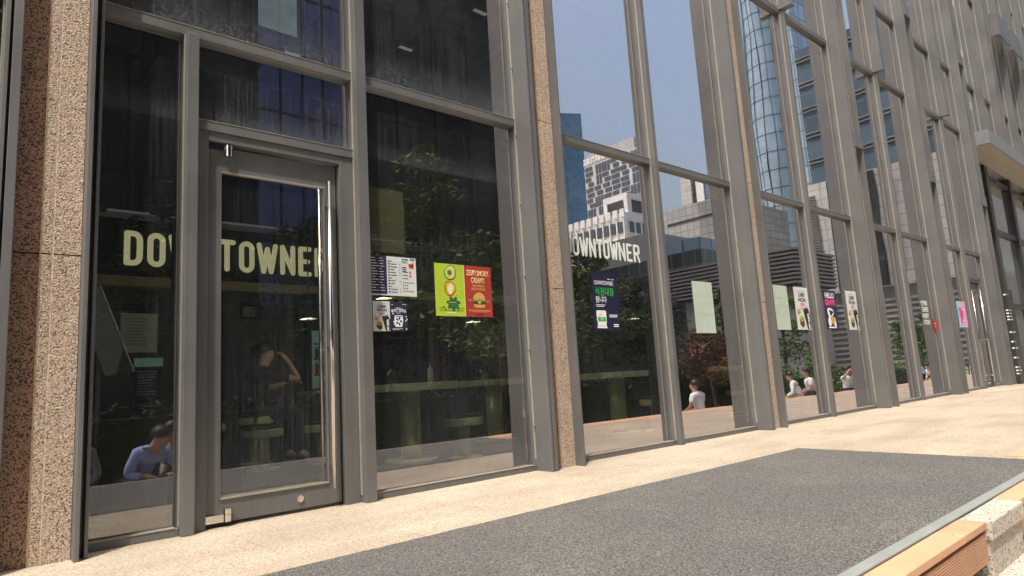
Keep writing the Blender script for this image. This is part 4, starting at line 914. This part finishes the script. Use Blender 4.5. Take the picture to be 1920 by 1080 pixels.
# ------------------------------------------------------------ trees and planting
def leaves(b, c, rx, ry_, rz, n, s, rnd, flat=.5):
    for _ in range(n):
        while True:
            p = Vector((rnd.uniform(-1, 1), rnd.uniform(-1, 1), rnd.uniform(-1, 1)))
            if .25 < p.length < 1: break
        p = Vector((c[0] + p.x * rx, c[1] + p.y * ry_, c[2] + p.z * rz))
        d = Vector((rnd.gauss(0, 1), rnd.gauss(0, 1), rnd.gauss(0, flat))).normalized(); e = d.cross(Vector((rnd.gauss(0, .5), rnd.gauss(0, .5), 1))).normalized()
        k = s * rnd.uniform(.6, 1.4)
        b.add([p - d * k, p + e * k * .42, p + d * k, p - e * k * .42], [(0, 1, 2, 3)])
def tree(name, label, x, y, h, spread, leaf, seed, pads, n, s=.11, base=-.75, low=.35, flat=.4, group='trees on the lower plaza', padz=.28):
    rnd = random.Random(seed); t = thing(name, label, 'tree', (x, y, base), group)
    b = MB(); H = h - base; lean = rnd.uniform(-.3, .3)
    trunk = [(x + lean * (i / 6) ** 2 + .08 * math.sin(i * 1.7), y + .06 * math.cos(i * 2.1), base + H * .93 * i / 6) for i in range(7)]
    b.tube(trunk, [.035 * H * .55 * (1 - .8 * i / 6) + .015 for i in range(7)], 9); c = MB()
    for k in range(pads):
        f = low + (1 - low) * (k + .5) / pads; z = base + H * f
        w = spread * (1.05 - .75 * (f - low) / (1 - low)) * rnd.uniform(.7, 1.1); a = k * 2.4 + rnd.uniform(-.5, .5)
        r0 = w * rnd.uniform(.35, .8) if k < pads - 1 else .1
        px, py = x + lean * f * f + r0 * math.cos(a), y + r0 * math.sin(a)
        ti = min(6, f / .93 * 6); i0 = int(min(5, ti)); q = Vector(trunk[i0]).lerp(Vector(trunk[i0 + 1]), ti - i0 if ti - i0 < 1 else 1)
        b.tube([q - Vector((0, 0, .15)), (q + Vector((px, py, z))) / 2 + Vector((0, 0, .05)), (px, py, z)], [.05, .035, .015], 6)
        leaves(c, (px, py, z), w * .62, w * .62, padz * w + .12, n, s, rnd, flat)
    b.build('trunk', 'bark', t); c.build('crown', leaf, t)
T = tree
T('pine_tree', 'tall layered pine reflected in the big window, its top catching the sun', 12.2, -13.9, 8.9, 3.0, 'leaf_pine', 1, 17, 420, .13, padz=.22)
T('pine_tree', 'lower spreading pine reflected right of the burger poster', 12.6, -11.0, 5.1, 2.6, 'leaf_pine', 2, 9, 420, .11, padz=.2)
T('dark_tree', 'dark tree reflected at the left of the narrow window', 2.0, -19, 7.5, 3.6, 'leaf_dark', 3, 14, 260, .16)
T('dark_tree', 'dark tree reflected behind the cream letters', 6.0, -20, 8.2, 3.8, 'leaf_dark', 4, 14, 260, .16)
T('dark_tree', 'dark tree reflected in the door glass', 10.3, -19, 7.2, 3.6, 'leaf_dark', 5, 14, 260, .16)
T('dark_tree', 'dark tree reflected low in the big window beside the pines', 15.5, -16.5, 4.6, 3.2, 'leaf_dark', 6, 12, 300, .14)
T('pine_tree', 'dense pine reflected under the white lettering at its left', 18.7, -12.8, 5.9, 2.6, 'leaf_pine', 7, 14, 380, .11)
T('pine_tree', 'dense pine reflected under the white lettering at its right', 22.6, -13.0, 4.6, 2.8, 'leaf_dark', 8, 13, 380, .12)
T('maple_tree', 'small reddish maple reflected left of the blank sheet', 21.6, -9.6, 2.4, 1.7, 'leaf_red', 9, 9, 320, .09)
T('young_tree', 'slender green tree reflected at the right of the blank sheet', 24.9, -10.9, 4.2, 1.0, 'leaf_green', 10, 9, 220, .10, low=.45)
T('young_tree', 'bushy green tree low in the window with the blank sheet', 24.0, -9.2, 1.9, 1.6, 'leaf_green', 11, 9, 300, .09, low=.15)
T('young_tree', 'light green tree reflected above the mint sheet of the poster bay', 30.0, -10.9, 4.6, 1.7, 'leaf_green', 12, 9, 300, .11)
T('young_tree', 'round green tree reflected low in the poster bay', 29.2, -9.0, 1.4, 1.4, 'leaf_green', 13, 8, 300, .09, low=.1)
T('young_tree', 'green tree reflected at the left of the cafe words', 38.5, -8.2, 2.9, 1.6, 'leaf_green', 14, 9, 300, .10)
T('young_tree', 'green tree reflected behind the cafe words', 43.0, -8.5, 3.6, 1.9, 'leaf_green', 15, 9, 320, .11)
T('young_tree', 'green tree standing in front of the entrance glass at the right edge', 33, 1.5, 3.0, 1.5, 'leaf_green', 16, 8, 250, .10)
def hedge(x0, x1, y0, y1, z1, leaf, label, seed, n):
    rnd = random.Random(seed); t = thing('hedge', label, 'hedge', (x0, y0, -.75)); c = MB()
    for _ in range(n): leaves(c, (rnd.uniform(x0, x1), rnd.uniform(y0, y1), rnd.uniform(-.7, z1)), .35, .35, .2, 4, .09, rnd, .7)
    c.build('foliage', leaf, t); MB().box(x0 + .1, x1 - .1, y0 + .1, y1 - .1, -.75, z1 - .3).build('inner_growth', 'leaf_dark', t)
hedge(-2, 26, -12.0, -10.6, .75, 'leaf_dark', 'long dark hedge behind the plaza benches', 20, 2600)
hedge(26, 52, -10.5, -9.2, .45, 'leaf_green', 'bright clipped hedge at the far end of the plaza', 21, 1800)
o = MB().box(-30, 54, -24.5, -24, -.75, 3.2).box(-30, 54, -24.6, -23.9, 3.2, 3.3).build('garden_wall', 'louver_dark'); tag(o, 'long dark wall behind the trees across the plaza', 'wall')
